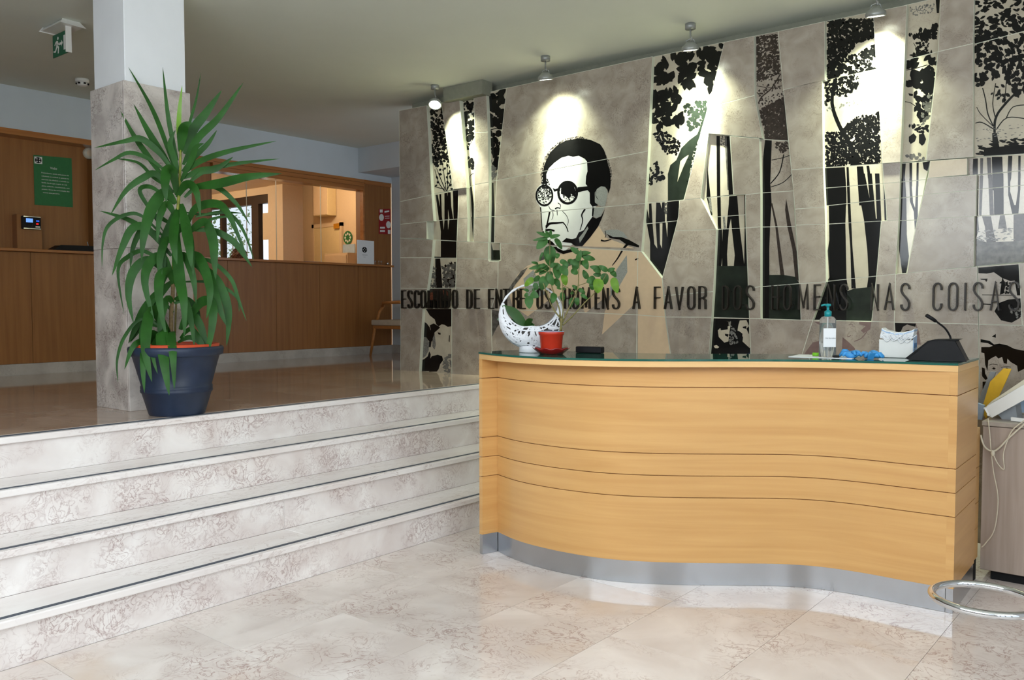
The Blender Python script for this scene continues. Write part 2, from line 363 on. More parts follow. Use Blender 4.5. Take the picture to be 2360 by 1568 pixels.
# steps
st = thing('staircase', 'four broad pale marble steps climbing to the raised hall', 'steps', (X0, 1.5, 0))
for k in range(4):
    xf = X0-k*GO; z1 = (k+1)*RISE
    yj = onX(655, 1190, X0-GO).y
    for (y0, y1) in (((FY, yj), (yj, YM-.002)) if k == 1 else ((FY, YM-.002),)):
        MB().box((xf-.02, y0+.0007, k*RISE+(0 if k == 0 else 0)), (xf, y1-.0007, z1-.032)).build('riser', M['stepm'], st)
    xb = xf-GO if k < 3 else xf-.075
    for (y0, y1) in (((FY, yj), (yj, YM-.002)) if k == 0 else ((FY, YM-.002),)):
        MB().box((xb-.0, y0+.0007, z1-.032), (xf+.018, y1-.0007, z1)).build('tread', M['tread'], st, bevel=.005, bseg=2)
    if k < 3: MB().box((xf-GO, FY, 0 if k == 0 else k*RISE-.05), (xf-.02, YM-.01, z1-.033)).build('step_core', M['pgrout'], st)
    MB().box((xf-.036, FY, z1-.001), (xf-.015, YM-.003, z1+.0022)).build('nosing_strip', M['strip'], st)
# ceiling
struct(MB().box((XF-.3, FY-.1, ZC), (RX+.1, 7.6, ZC+.12)).build('ceiling', M['ceil']))
# walls ------------------------------------------------------------
# front (behind the camera) glazed, and entrance side glazed
def glazed(name, axis, pos, a0, a1, wall_lo, wall_hi, z0, z1, n):
    r = sroot(name)
    def bx(u0, u1, v0, v1, t0, t1, m, nm):
        if axis == 'y': MB().box((u0, t0, v0), (u1, t1, v1)).build(nm, m, r)
        else: MB().box((t0, u0, v0), (t1, u1, v1)).build(nm, m, r)
    t0, t1 = pos
    bx(wall_lo, a0, -.05, ZC, t0, t1, M['plaster'], 'wall_pier'); bx(a1, wall_hi, -.05, ZC, t0, t1, M['plaster'], 'wall_pier')
    bx(a0, a1, z1, ZC, t0, t1, M['plaster'], 'lintel')
    if z0 > 0: bx(a0, a1, -.05, z0, t0, t1, M['plaster'], 'sill')
    for i in range(n+1):
        u = a0+(a1-a0)*i/n; bx(u-.03, u+.03, z0, z1, t0+.02, t1-.02, M['frame'], 'mullion')
    for i in range(n):
        u = a0+(a1-a0)*i/n; u2 = a0+(a1-a0)*(i+1)/n
        tm_ = (t0+t1)/2; bx(u+.03, u2-.03, z0, z1, tm_-.004, tm_+.004, M['pane'], 'pane')
glazed('wall_front', 'y', (FY-.15, FY), -3.3, 1.8, XF-.1, RX+.1, .1, 3.0, 4)
glazed('wall_right', 'x', (RX, RX+.15), -.6, 2.6, FY, YM+.2, .1, 3.0, 4)
struct(MB().box((-14, -14, -.12), (9, FY-.16, -.06)).build('ground_outside', M['base']))
struct(MB().box((RX+.16, FY-.16, -.12), (9, 8, -.06)).build('ground_entrance', M['base']))
struct(MB().box((-12, -10.5, -.1), (8, -10, 4.2)).build('wall_opposite', M['base']))
# rear wall of the recess behind the mural and beam
wr = struct(MB().box((XF, 7.46, HP), (-4.3, 7.6, ZC)).build('wall_rear', M['wallw']))
MB().box((XF, 7.448, HP), (-4.4, 7.46, HP+.10)).build('baseboard', M['base'], wr)
bm_ = struct(MB().box((XF+.002, 6.92, 2.987), (-5.0, 7.455, ZC)).build('trim_1', M['wallw']))
# boxed beam end crossing above the mural
struct(MB().box((-5.253, 5.47, ZC-.12), (-4.80, 5.60, ZC-.001)).build('trim_2', M['trimg']))
# far wall ----------------------------------------------------------
wl = sroot('wall_left')
MB().box((XF-.16, FY, 2.91), (XF, 7.46, ZC)).build('upper_band', M['wallw'], wl)
MB().box((XF-.30, FY, HP), (XF-.02, 7.46, 1.855)).build('backing', M['groove'], wl)
MB().box((XF-.16, FY, HP), (XF+.008, 7.445, HP+.098)).build('baseboard', M['base'], wl)
ys = [FY, -.2, .4, 1.0, 1.6, 2.55, 3.168, 3.9, 4.51, 5.118, 5.721, 6.32, 6.904, 7.445]
for a, b in zip(ys[:-1], ys[1:]):
    MB().box((XF-.02, a+.0018, HP+.10), (XF, b-.0018, 1.852)).build('oak_panel', M['oak'], wl)
MB().box((XF-.33, FY, 1.855), (XF+.055, 7.445, 1.88)).build('counter_ledge', M['oakd'], wl, bevel=.003)
# upper oak panels, set back left of the opening
ys2 = [FY, .4, 1.25, 2.1, 2.96, 3.75, 4.55, 4.955]
for a, b in zip(ys2[:-1], ys2[1:]):
    xx = XF-.16 if b < 4.5 else XF-.04
    if b > 4.9: xx = XF-.03
    MB().box((xx-.02, a+.0015, 1.881), (xx, b-.0015, 2.86)).build('oak_panel', M['oak'], wl)
MB().box((XF-.3, FY, 1.881), (XF-.185, 4.955, 2.91)).build('upper_backing', M['oak'], wl)
MB().box((XF-.2, 4.9555, 1.881), (XF-.028, 4.962, 2.78)).build('jamb', M['oak'], wl)
MB().box((XF-.2, FY, 2.86), (XF+.015, 4.96, 2.91)).build('cornice', M['oakd'], wl)
# header over the opening: three glossy rails
for z0, z1, x in ((2.875, 2.91, XF+.012), (2.828, 2.873, XF+.004), (2.782, 2.826, XF)):
    MB().box((x-.16, 4.962, z0), (x, 7.01, z1)).build('header_rail', M['oakd'], wl)
MB().box((XF-.16, 7.012, 1.881), (XF, 7.445, 2.86)).build('oak_panel', M['oak'], wl)
MB().box((XF-.16, 7.012, 2.86), (XF+.012, 7.445, 2.91)).build('cornice', M['oakd'], wl)
MB().box((XF-.05, 6.985, 1.881), (XF+.01, 7.01, 2.782)).build('opening_trim', M['oakd'], wl)
for y in (5.42, 5.80, 6.42):
    MB().box((XF-.10, y-.002, 1.881), (XF-.09, y+.002, 2.78)).build('glass_edge', M['medge'], wl)
# ---- office beyond the opening
of = sroot('wall_office')
MB().box((-13.5, 3.5, 3.09), (XF-.31, 7.7, 3.2)).build('office_ceiling', M['cream'], of)
MB().box((-13.6, 3.4, .5), (XF-.3, 7.5, HP)).build('office_floor', M['pfloor'], of)
MB().prism([(-10.5,7.5,.5),(XF-.1,7.5,.5),(XF-.1,10.2,.5),(-13.5,10.2,.5)], (0,0,HP-.5)).build('corridor_floor', M['pfloor'], of)
MB().box((-13.5, 3.4, HP), (XF-.3, 3.5, 3.1)).build('office_side', M['cream'], of)
MB().box((-13.6, 3.4, HP), (-13.5, 7.55, 3.2)).build('office_end', M['cream'], of)
MB().prism([(-10.59,7.56,.5),(-13.6,10.1,.5),(-13.5,10.18,.5),(-10.50,7.66,.5)], (0,0,3.1)).build('office_partition', M['cream'], of)
MB().box((-13.5, 10.0, HP), (XF-.1, 10.1, 3.7)).build('office_back', M['cream'], of)
MB().prism([(-10.5,7.7,3.6),(XF-.1,7.7,3.6),(XF-.1,10.1,3.6),(-13.5,10.1,3.6)], (0,0,.1)).build('office_high_ceiling', M['cream'], of)
MB().box((-10.5, 7.62, 3.21), (XF-.1, 7.70, 3.7)).build('bulkhead', M['cream'], of)
MB().box((XF-.3, 7.6, HP), (XF-.16, 10.1, 3.7)).build('office_right', M['cream'], of)
# window wall y = 7.4 (opening x -12.9..-10.6)
MB().box((-13.5, 7.4, HP), (-12.95, 7.55, 3.1)).build('office_pier', M['cream'], of)
MB().box((-12.95, 7.4, 2.985), (-10.59, 7.55, 3.1)).build('window_lintel', M['cream'], of)
MB().box((-12.95, 7.4, HP), (-10.59, 7.55, 1.3)).build('window_sill_wall', M['cream'], of)
MB().box((-10.59, 7.38, HP), (-10.24, 7.73, 3.09)).build('pillar', M['cream'], of)
wn = sroot('window_1', (-11.8, 7.45, 1.3))
MB().box((-12.95, 7.42, 2.86), (-10.59, 7.5, 2.985)).build('frame_head', M['frame'], wn)
MB().box((-12.95, 7.42, 1.3), (-10.59, 7.5, 1.37)).build('frame_sill', M['frame'], wn)
for a, b in ((-12.95, -12.88), (-11.9, -11.84), (-11.06, -10.89), (-10.62, -10.59)):
    MB().box((a, 7.42, 1.37), (b, 7.5, 2.86)).build('mullion', M['frame'], wn)
MB().box((-12.88, 7.455, 1.37), (-10.62, 7.462, 2.86)).build('pane', M['pane'], wn)
MB().box((-10.81, 7.44, 2.33), (-10.63, 7.447, 2.72)).build('paper_notice', M['cream'], wn)
# light-well outside the office window: white wall, garden
gw = struct(MB().box((-20, 10.9, 0), (-16.3, 11.0, 4)).build('wall_courtyard', M['curtain']))
struct(MB().box((-24, 7.6, .2), (-13.7, 14, .45)).build('floor_courtyard', M['base']))
# ---- wall behind the mural panels
wb = struct(MB().box((-5.89, YM+.060, HP-.02), (1.2, YM+.2, 3.19)).build('wall_back', M['medge']))
MB().box((-4.38, YM+.02, -.02), (1.2, YM+.06, .95)).build('lower_stone', M['mstone'], wb)
MB().box((X0-3*GO-.1, YM+.06, -.02), (RX, YM+.2, HP)).build('footing', M['mstone'], wb)
struct(MB().box((1.2, YM+.0, -.02), (RX, YM+.2, ZC)).build('wall_beside_entrance', M['plaster']))
MB().box((-5.89, YM+.17, 3.19), (1.2, YM+.2, ZC)).build('soffit_back', M['trimg'], wb)  # dark grey-green puts the shade of the gap above the mural into the colour
struct(MB().box((-5.9, YM+.2, -.02), (RX, YM+.26, ZC)).build('wall_core', M['plaster']))

# ================================================================== MURAL PANELS
LV = {'P': YM, 'R': YM+.035, 'V': YM-.012}
panels = []
def shrink(poly, d):
    cx = sum(p[0] for p in poly)/len(poly); cy = sum(p[1] for p in poly)/len(poly); out = []
    n = len(poly)
    ar = sum(poly[i][0]*poly[(i+1) % n][1]-poly[(i+1) % n][0]*poly[i][1] for i in range(n))
    sg = 1 if ar > 0 else -1
    for i in range(n):
        a, b, c = Vector(poly[i-1]), Vector(poly[i]), Vector(poly[(i+1) % n])
        e1 = (b-a); e2 = (c-b)
        if e1.length < 1e-6 or e2.length < 1e-6: out.append(tuple(b)); continue
        e1.normalize(); e2.normalize()
        n1 = Vector((-e1.y, e1.x))*sg; n2 = Vector((-e2.y, e2.x))*sg
        k = n1+n2; L = max(k.dot(n1), .35); out.append(tuple(b+k*(d/L)))
    return out
def stone(lv, poly, mat='mstone', joint=.8):
    Y = LV[lv]; b = MB()
    b.prism([onY(x, y, Y+.0012) for x, y in poly], (0, YM+.060-Y-.0012, 0), 0)
    b.prism([onY(x, y, Y) for x, y in shrink(poly, joint)], (0, .0013, 0), 1)
    o = b.build('stone_panel', [M['medge'], M[mat]], wb)
    return (o, lv, poly)
def clip(sub, cl):
    n = len(cl); ar = sum(cl[i][0]*cl[(i+1) % n][1]-cl[(i+1) % n][0]*cl[i][1] for i in range(n)); sg = 1 if ar > 0 else -1
    out = sub
    for i in range(n):
        a, b = cl[i], cl[(i+1) % n]
        if abs(a[0]-b[0])+abs(a[1]-b[1]) < 1e-6: continue
        inp = out; out = []
        def side(p): return sg*((b[0]-a[0])*(p[1]-a[1])-(b[1]-a[1])*(p[0]-a[0]))
        for k in range(len(inp)):
            p, q = inp[k], inp[(k+1) % len(inp)]; sp, sq = side(p), side(q)
            if sp >= 0: out.append(p)
            if (sp >= 0) != (sq >= 0): t = sp/(sp-sq); out.append((p[0]+(q[0]-p[0])*t, p[1]+(q[1]-p[1])*t))
        if len(out) < 3: return []
    return out
def inside(p, poly):
    c = False; n = len(poly)
    for i in range(n):
        a, b = poly[i], poly[i-1]
        if (a[1] > p[1]) != (b[1] > p[1]) and p[0] < (b[0]-a[0])*(p[1]-a[1])/(b[1]-a[1])+a[0]: c = not c
    return c
def print_on(panel, shapes, name='tree_print', layer=1, clipit=True):
    """shapes: list of (material key, pixel polygon)"""
    o, lv, poly = panel; Y = LV[lv]-.0004*layer; groups = {}
    cl = shrink(poly, .8)
    for mk, sh in shapes:
        if clipit:
            # clip against the (convex) panel; concave subjects are cut triangle by triangle
            if len(sh) <= 9 and clipit != 'tri': parts = [sh]
            else:
                P3 = [Vector((x, y, 0)) for x, y in sh]; parts = [[sh[i] for i in t] for t in tessellate_polygon([P3])]
            for q in parts:
                q = clip(q, cl)
                if len(q) >= 3: groups.setdefault(mk, []).append(q)
        else: groups.setdefault(mk, []).append(sh)
    mb = MB(); keys = list(groups); tw = Vector((0, -1, 0))
    for i, k in enumerate(keys):
        for c_i, q in enumerate(groups[k]): mb.sheet([onY(x, y, Y-.0001*i-(c_i % 64)*1.5e-6) for x, y in q], i, tw)
    if mb.f: return mb.build(name, [M[k] for k in keys], o)
def leafshape(cx, cy, s, a, el=.45):
    c, sn = math.cos(a), math.sin(a); pts = []
    for u, v in ((-1, 0), (-.55, .75), (.1, 1), (.65, .55), (1, 0), (.65, -.55), (.1, -1), (-.55, -.75)):
        x = u*s/2; y = v*s*el/2; pts.append((cx+x*c-y*sn, cy+x*sn+y*c))
    return pts
def foliage(region, n, s0, s1, mk='ink', el=.5, seed=0, a0=0, aw=PI, clump=0, cr=3):
    r = random.Random(seed); xs = [p[0] for p in region]; ys_ = [p[1] for p in region]; out = []; tries = 0
    cents = []
    if clump:
        while len(cents) < clump and tries < 4000:
            tries += 1; p = (r.uniform(min(xs), max(xs)), r.uniform(min(ys_), max(ys_)))
            if inside(p, region): cents.append(p)
    tries = 0
    while len(out) < n and tries < n*30:
        tries += 1
        if cents: c = r.choice(cents); s = r.uniform(s0, s1); p = (c[0]+r.gauss(0, s1*cr*.33), c[1]+r.gauss(0, s1*cr*.33))
        else: p = (r.uniform(min(xs), max(xs)), r.uniform(min(ys_), max(ys_))); s = r.uniform(s0, s1)
        if not inside(p, region): continue
        out.append((mk, leafshape(p[0], p[1], s, a0+r.uniform(-aw, aw), el*r.uniform(.7, 1.3))))
    return out
def stroke(pts, w, mk='ink', w1=None):
    P = [Vector((p[0], p[1], 0)) for p in pts]
    if len(P) > 2: P = catmull(P, 4)
    n = len(P); out = []; w1 = w if w1 is None else w1; L = []; R = []
    for i in range(n):
        t = (P[min(i+1, n-1)]-P[max(i-1, 0)]).normalized(); q = Vector((-t.y, t.x, 0))*((w+(w1-w)*i/(n-1))/2)
        L.append((P[i].x+q.x, P[i].y+q.y)); R.append((P[i].x-q.x, P[i].y-q.y))
    for i in range(n-1): out.append((mk, [L[i], L[i+1], R[i+1], R[i]]))
    return out
def ell(cx, cy, rx, ry, n=20): return [(cx+rx*math.cos(2*PI*k/n), cy+ry*math.sin(2*PI*k/n)) for k in range(n)]

zA, sA = (910, 200), 4.3567; zB, sB = (910, 500), 4.3567; zL, sL = (1460, 80), 4.3567
zN, sN = (1460, 420), 3.92; zQ, sQ = (1720, 60), 3.92; zR, sR = (1720, 420), 3.92
zT, sT = (2000, 0), 3.647; zU, sU = (2000, 400), 3.647; zS, sS = (1880, 400), 3.408; zF, sF = (1200, 290), 4.479
zG, sG = (900, 500), 3.92; zW, sW = (2240, 580), 4.9

# --- far-left plain column
for p in ([(919.5,255),(983.5,243),(995,449),(921.5,465)], [(921.5,465),(995,449),(999.5,510),(983.5,511),(922,517)],
          [(922,517),(983.5,511),(983.5,551),(922,549)], [(922,549),(998,553),(995,594),(922,594)],
          [(922,594),(995,594),(985,665),(923,664.5)], [(923,664.5),(985,665),(974.5,712),(923,711)], [(923,711),(974.5,712),(966,862),(923,862)]):
    stone('P', p)
# --- first print column
b1 = stone('R', [(984,244),(1021,236),(1048,437),(999,448)], 'mstone2')
sh = foliage(Zc(zA, sA, [(345,200),(480,140),(520,500),(560,760),(420,800),(380,760),(370,500)]), 300, 5, 9, seed=1, el=.75)
sh += foliage(Zc(zA, sA, [(400,800),(560,780),(575,1040),(400,1000)]), 22, 5, 9, seed=2, el=.7)
for q in ([(500,1050),(440,960),(400,830)], [(515,1050),(500,930),(480,780)], [(520,1050),(560,950),(570,900)], [(505,1030),(400,1005)], [(525,1040),(530,900),(520,760)], [(500,1020),(450,900),(420,820)]):
    sh += stroke(Zc(zA, sA, q), 2.2, 'ink', 1.2)
print_on(b1, sh)
b2 = stone('R', [(999,448),(1058,437),(1055,505),(1003,509)], 'mstone2')
tr = [[(408,1085),(430,1085),(450,1190),(472,1300),(480,1350),(445,1350)], [(447,1080),(465,1078),(474,1350),(460,1350)],
      [(497,1070),(525,1065),(535,1200),(535,1350),(498,1350)], [(530,1060),(560,1060),(566,1200),(590,1350),(550,1350),(525,1150)], [(582,1050),(636,1040),(632,1350),(590,1350)]]
print_on(b2, [('ink', Zc(zA, sA, q)) for q in tr])
b3 = stone('R', [(999,509),(1055,505),(1053,556),(999,553)], 'mstone2')
print_on(b3, [('ink', Zc(zB, sB, q)) for q in ([(446,20),(480,20),(490,130),(500,20),(530,20),(535,130),(548,20),(632,10),(628,250),(460,240),(462,150)], [(368,50),(382,50),(388,235),(374,235)])])
b4 = stone('R', [(996,553),(1053,556),(1052,595),(994,595)], 'mstone2')
print_on(b4, [('ink', Zc(zB, sB, q)) for q in ([(462,235),(628,245),(622,420),(380,420),(380,400),(462,402)], [(382,240),(392,240),(398,410),(374,410)])])
b5 = stone('R', [(992,595),(1052,595),(1050,664),(983,665)], 'mstone2')
sh = [('ink', Zc(zB, sB, [(405,420),(455,420),(478,715),(408,715)]))]
sh += foliage(Zc(zB, sB, [(478,500),(620,480),(615,720),(480,715)]), 70, 6, 12, 'inkmid', .7, 5) + foliage(Zc(zB, sB, [(500,600),(615,580),(612,700),(500,700)]), 40, 7, 12, 'ink', .7, 6)
sh += foliage(Zc(zB, sB, [(360,500),(405,500),(410,715),(335,715)]), 40, 5, 9, 'inkmid', .7, 8) + foliage(Zc(zB, sB, [(480,470),(620,450),(620,600),(480,560)]), 26, 4, 8, 'ink', .7, 9)
print_on(b5, sh)
b6 = stone('R', [(983,665),(1050,664),(1041,691),(1041,711),(973,711)], 'mstone2')
b7 = stone('R', [(972,711),(1041,711),(1041,864),(964,864)], 'mstone2')
dk = [('inkb', Zc(zB, sB, [(335,722),(612,722),(608,780),(575,835),(575,930),(318,930),(318,830)])), ('ink', Zc(zB, sB, [(310,842),(575,842),(572,1100),(530,1105),(500,1085),(470,1080),(440,1100),(415,1080),(400,1030),(350,990),(305,915)])),
      ]
rd = [('inkred', Zc(zB, sB, [(345,768),(380,755),(385,835),(350,835)])), ('inkred', Zc(zB, sB, [(480,740),(540,735),(545,790),(490,790)]))]
print_on(b6, dk, 'face_print', clipit=True); print_on(b6, rd, 'face_print', 2)
fp = [('ink', q) for q in (Zc(zB, sB, [(285,1050),(320,1070),(350,1110),(365,1160),(368,1250),(360,1310),(340,1310),(345,1250),(310,1210),(275,1205)]),
      Zc(zB, sB, [(270,1440),(300,1425),(330,1400),(345,1350),(360,1380),(345,1550),(262,1550)]), Zc(zB, sB, [(350,1090),(390,1070),(440,1100),(455,1112),(430,1135),(400,1160),(385,1220),(372,1260),(355,1200),(360,1130)]),
      Zc(zB, sB, [(345,1555),(340,1450),(370,1400),(430,1385),(475,1400),(485,1440),(455,1480),(440,1530),(420,1555)]), Zc(zB, sB, [(545,1190),(552,1190),(550,1260),(540,1250)]), Zc(zB, sB, [(275,1290),(302,1285),(300,1300),(278,1310)]),
      Zc(zB, sB, [(430,1160),(460,1165),(458,1185),(436,1180)]))]
fp += [('inkgrey', q) for q in (Zc(zB, sB, [(275,1212),(320,1212),(345,1262),(340,1340),(310,1400),(272,1425)]), Zc(zB, sB, [(380,1220),(400,1170),(412,1290),(398,1335),(375,1300)]))]
fp += foliage(Zc(zB, sB, [(480,1400),(565,1380),(570,1560),(500,1560)]), 40, 5, 10, 'inkgrey', .6, 12)
print_on(b7, fp+dk, 'face_print')
# --- bright tapered panel
stone('V', [(1017,238),(1059,227),(1075,433),(1044,437)], 'mstone')
# --- strip below it, and plain strip
for p in ([(1056,438),(1075,433),(1078,503),(1055,505)], [(1055,505),(1078,503),(1077,556.5),(1053,556)]): stone('P', p)
stone('P', [(1052,556),(1125,559),(1125,597.5),(1052,595)], 'mstone3')
e1 = stone('R', [(1059,227),(1094,219),(1097,427),(1074,433)], 'mstone2')
print_on(e1, foliage(Zc(zA, sA, [(680,110),(800,90),(800,480),(720,640),(700,400)]), 110, 6, 12, seed=21, el=.8) + foliage(Zc(zA, sA, [(720,700),(800,740),(780,830),(730,810)]), 22, 6, 10, seed=22, el=.8)
         + stroke(Zc(zA, sA, [(720,640),(800,500)]), 1.5) + stroke(Zc(zA, sA, [(760,1000),(755,900),(790,870)]), 1.5))
e2 = stone('R', [(1075,433),(1096,427),(1096,557.5),(1076,556.5)], 'mstone2')
print_on(e2, [('ink', Zc(zA, sA, [(755,1005),(772,1005),(793,1180),(793,1450),(775,1320)])), ('ink', Zc(zB, sB, [(768,0),(792,0),(788,245),(780,150)]))])
for p in ([(1091.5,219.5),(1121,213),(1125,304),(1094,306)], [(1094,306),(1125,304),(1127,420),(1093,426)], [(1093,426),(1127,420),(1127,499.5),(1092,503)], [(1092,503),(1127,499.5),(1126,559),(1091,557.5)]): stone('P', p)
g1 = stone('R', [(1120,214),(1170,202),(1146,415),(1126,420)], 'mstone2')
print_on(g1, foliage(Zc(zA, sA, [(930,90),(1110,20),(1080,420),(940,440)]), 60, 10, 22, seed=31, el=.75) + foliage(Zc(zA, sA, [(940,440),(1075,450),(1050,640),(950,620)]), 24, 9, 18, seed=32, el=.7)
         + foliage(Zc(zA, sA, [(985,620),(1045,630),(1030,860),(1000,820)]), 22, 9, 16, seed=33, el=.7) + foliage(Zc(zA, sA, [(960,680),(1030,850),(1020,930),(960,930)]), 12, 8, 14, 'inkgrey', .6, 34) + stroke(Zc(zA, sA, [(940,440),(1080,400)]), 2))
g2 = stone('R', [(1126,420),(1146,415),(1143,499),(1126,500)], 'mstone2')
g3 = stone('R', [(1126,500),(1143,499),(1142,560),(1126,559)], 'mstone2')
print_on(g2, [('ink', Zc(zA, sA, [(975,965),(990,965),(1000,1280),(1000,1320),(970,1320),(975,1200)]))])
print_on(g3, [('ink', Zc(zB, sB, [(955,0),(1003,0),(1003,258),(950,258)]))])
g4 = stone('R', [(1125,559),(1151,560.5),(1154,600),(1125,600)], 'mstone2')
print_on(g4, [('inkg', Zc(zB, sB, [(985,333),(1062,335),(1066,440),(968,440),(968,265)]))])
# --- portrait field
h1 = stone('P', [(1167.5,203),(1503.5,130),(1494,348),(1144,416)])
h2 = stone('P', [(1144,416),(1494,348),(1487,469),(1140,499)])
h3 = stone('P', [(1140,499),(1487,469),(1478,580),(1151,560.5),(1139,560)])
h4 = stone('P', [(1153,560.5),(1470,579.5),(1468,726),(1132,712),(1147,665),(1148,603),(1154,600)])
h5 = stone('P', [(1132,712),(1468,726),(1466,940),(1136,940)])
h6 = stone('P', [(1470,579.5),(1478,580),(1526,642),(1533,731),(1468,726)])
h7 = stone('P', [(1468,726),(1533,731),(1562,940),(1466,940)])
for p in ([(1052,595),(1125,597.5),(1127,602),(1148,603),(1147,665),(1050,664)], [(1050,664),(1147,665),(1132,712),(1041,711),(1041,691)], [(1041,711),(1132,712),(1136,940),(1041,940)]): stone('P', p)
hp = [h1, h2, h3, h4, h5, h6, h7]
def multi(shapes, name, layer):
    for pn in hp:
        # concave pieces of the field are tiled by the seven stones: cut every shape on each stone
        print_on(pn, shapes, name, layer, clipit='tri')
tan = [('inktan', Zc(zG, sG, [(1880,80),(1950,190),(2245,300),(2480,560),(2500,900),(2570,1300),(2235,1300),(2235,760),(1910,1065),(1935,860),(2000,700),(1900,760),(1760,870),(1700,760),(1560,700),(1420,760),(1240,900),(1100,800),(1070,700),(1150,520),(1240,440),(1300,420),(1500,340),(1600,330),(1750,240)]))]
greyt = [('inkear', Zc(zG, sG, [(2135,345),(2140,500),(2060,640),(1990,720),(1985,640),(2040,480)])), ('inkear', Zc(zG, sG, [(1200,560),(1290,480),(1400,700),(1240,760)]))]
# split tan against concave stones safely: it is drawn stone by stone
lap = [('inkmid', Zc(zG, sG, q)) for q in ([(1240,455),(1180,490),(1100,600),(1040,690),(1000,780),(1045,780),(1070,700),(1130,610),(1200,520)], [(918,840),(916,1090),(960,1000),(1000,950),(1010,860)],
       [(1350,400),(1390,300),(1420,300),(1400,380)], [(1550,420),(1700,365),(1690,410),(1560,470)])]
face = [('inkwhite', Zc(zF, sF, [(220,600),(228,480),(300,300),(470,200),(640,200),(760,250),(800,400),(760,640),(780,800),(760,900),(720,980),(640,1090),(560,1200),(440,1310),(330,1250),(270,1180),(235,1100),(215,1000),(205,840),(165,790),(152,720),(165,650),(215,600)])),
        ]
ear = [('inkear', Zc(zF, sF, [(765,690),(790,650),(830,625),(870,630),(897,680),(890,740),(870,830),(830,835),(765,790)])), ('inkear', Zc(zF, sF, [(752,850),(865,845),(830,930),(780,955),(748,930)]))]
hairp = [('ink', Zc(zF, sF, [(225,600),(228,480),(245,400),(300,280),(380,200),(470,150),(600,130),(720,145),(820,190),(860,250),(885,320),(900,400),(920,460),(928,560),(925,640),(905,700),(895,660),(870,630),(830,625),(790,650),(765,690),(765,790),(790,812),(800,822),(740,835),(715,800),(712,690),(690,665),(590,685),(585,635),(690,625),(670,600),(675,520),(690,470),(685,370),(660,340),(600,310),(540,320),(490,310),(420,330),(350,380),(290,440),(265,500),(265,570),(290,590)])),
         ('ink', Zc(zF, sF, [(870,860),(840,950),(800,1040),(720,1150),(640,1240),(540,1300),(440,1325),(380,1300),(330,1250),(275,1180),(300,1180),(330,1200),(380,1262),(440,1290),(520,1275),(560,1240),(520,1210),(425,1200),(470,1160),(530,1170),(570,1160),(600,1100),(650,1080),(690,1010),(740,940),(780,958),(830,935)])),
         ('ink', Zc(zF, sF, [(740,835),(760,840),(748,940),(735,930)])), ('ink', Zc(zF, sF, [(590,640),(700,622),(700,662),(590,688)]))]
beardpatch = [('inkear', Zc(zF, sF, [(600,1160),(640,1110),(690,1040),(700,1060),(650,1150),(610,1210)]))]
rf_ = random.Random(5)
det = []
def fstroke(pts, w, w1=None): return stroke(Zc(zF, sF, pts), w, 'ink', w1)
def ring(cx, cy, rx, ry, w): 
    o = []; n = 28
    P = [(cx+rx*math.cos(2*PI*k/n), cy+ry*math.sin(2*PI*k/n)) for k in range(n)]; Q = [(cx+(rx-w)*math.cos(2*PI*k/n), cy+(ry-w)*math.sin(2*PI*k/n)) for k in range(n)]
    for k in range(n): j = (k+1) % n; o.append(('ink', Zc(zF, sF, [P[k], P[j], Q[j], Q[k]])))
    return o
det += ring(485, 690, 108, 124, 24) + ring(245, 720, 92, 112, 18)
det += [('ink', Zc(zF, sF, [(420,600),(480,575),(540,600),(570,680),(560,740),(520,700),(500,760),(460,720),(415,700)])), ('ink', Zc(zF, sF, [(330,640),(355,655),(395,640),(395,668),(345,680)]))]
for k in range(420):     # stipple of the lenses, sideburn and hair edge
    cx, cy, rx, ry = rf_.choice(((485, 690, 90, 108), (245, 720, 78, 98), (245, 690, 80, 80), (255, 600, 45, 60)))
    a = rf_.uniform(0, 2*PI); q = math.sqrt(rf_.random()); x = cx+rx*q*math.cos(a); y = cy+ry*q*math.sin(a)
    det.append(('ink', Zc(zF, sF, leafshape(x, y, rf_.uniform(7, 17), rf_.uniform(0, PI), .7))))
for k in range(620):     # ragged hair outline
    t = rf_.random(); A = PI*(1.02-1.12*t); x = 575+355*math.cos(A); y = 520-395*math.sin(A)
    x += rf_.gauss(0, 7); y += rf_.gauss(0, 7)
    det.append(('ink', Zc(zF, sF, leafshape(x, y, rf_.uniform(5, 13), rf_.uniform(0, PI), .5))))
for pts, a, b in (([(430,880),(475,930),(492,985),(480,1030)], 1.2, 1), ([(300,885),(285,960),(262,1060)], 4, 3), ([(330,880),(335,930),(320,970)], 1.5, .8), ([(375,870),(378,925)], 2, 1.2), ([(665,860),(630,920),(640,980),(612,1080)], 4, 1.5),
                  ([(262,1045),(300,1010),(380,1003),(440,998)], 6, 3), ([(435,995),(470,1040),(490,1095)], 2.5, 2), ([(255,1080),(300,1075),(350,1085)], 5, 4), ([(205,840),(212,920),(222,1080)], 2.5, 1.5),
                  ([(355,858),(380,845),(410,855)], 3, 1.5), ([(385,795),(412,820),(405,850)], 1.6, 1), ([(290,830),(310,865),(350,875)], 1.2, 1), ([(780,660),(775,720),(800,760)], 1, 1), ([(230,1090),(270,1180),(330,1250)], 4, 4),
                  ([(828,1182),(870,1190),(935,1172)], 4, 2), ([(945,1443),(1000,1370),(1060,1270),(1110,1215)], 1.5, 6), ([(870,1085),(880,1130),(870,1155)], 1.5, 1.5), ([(1180,1385),(1215,1368)], 3, 2)):
    det += fstroke(pts, a, b)
collar = [('inkear', Zc(zF, sF, [(862,1085),(920,1072),(1000,1072),(1060,1100),(1110,1165),(1040,1150),(950,1150),(890,1120)])), ('ink', Zc(zF, sF, [(890,1118),(950,1148),(1040,1150),(1120,1180),(1222,1236),(1220,1256),(1150,1240),(1090,1225),(1020,1175),(920,1160)]))]
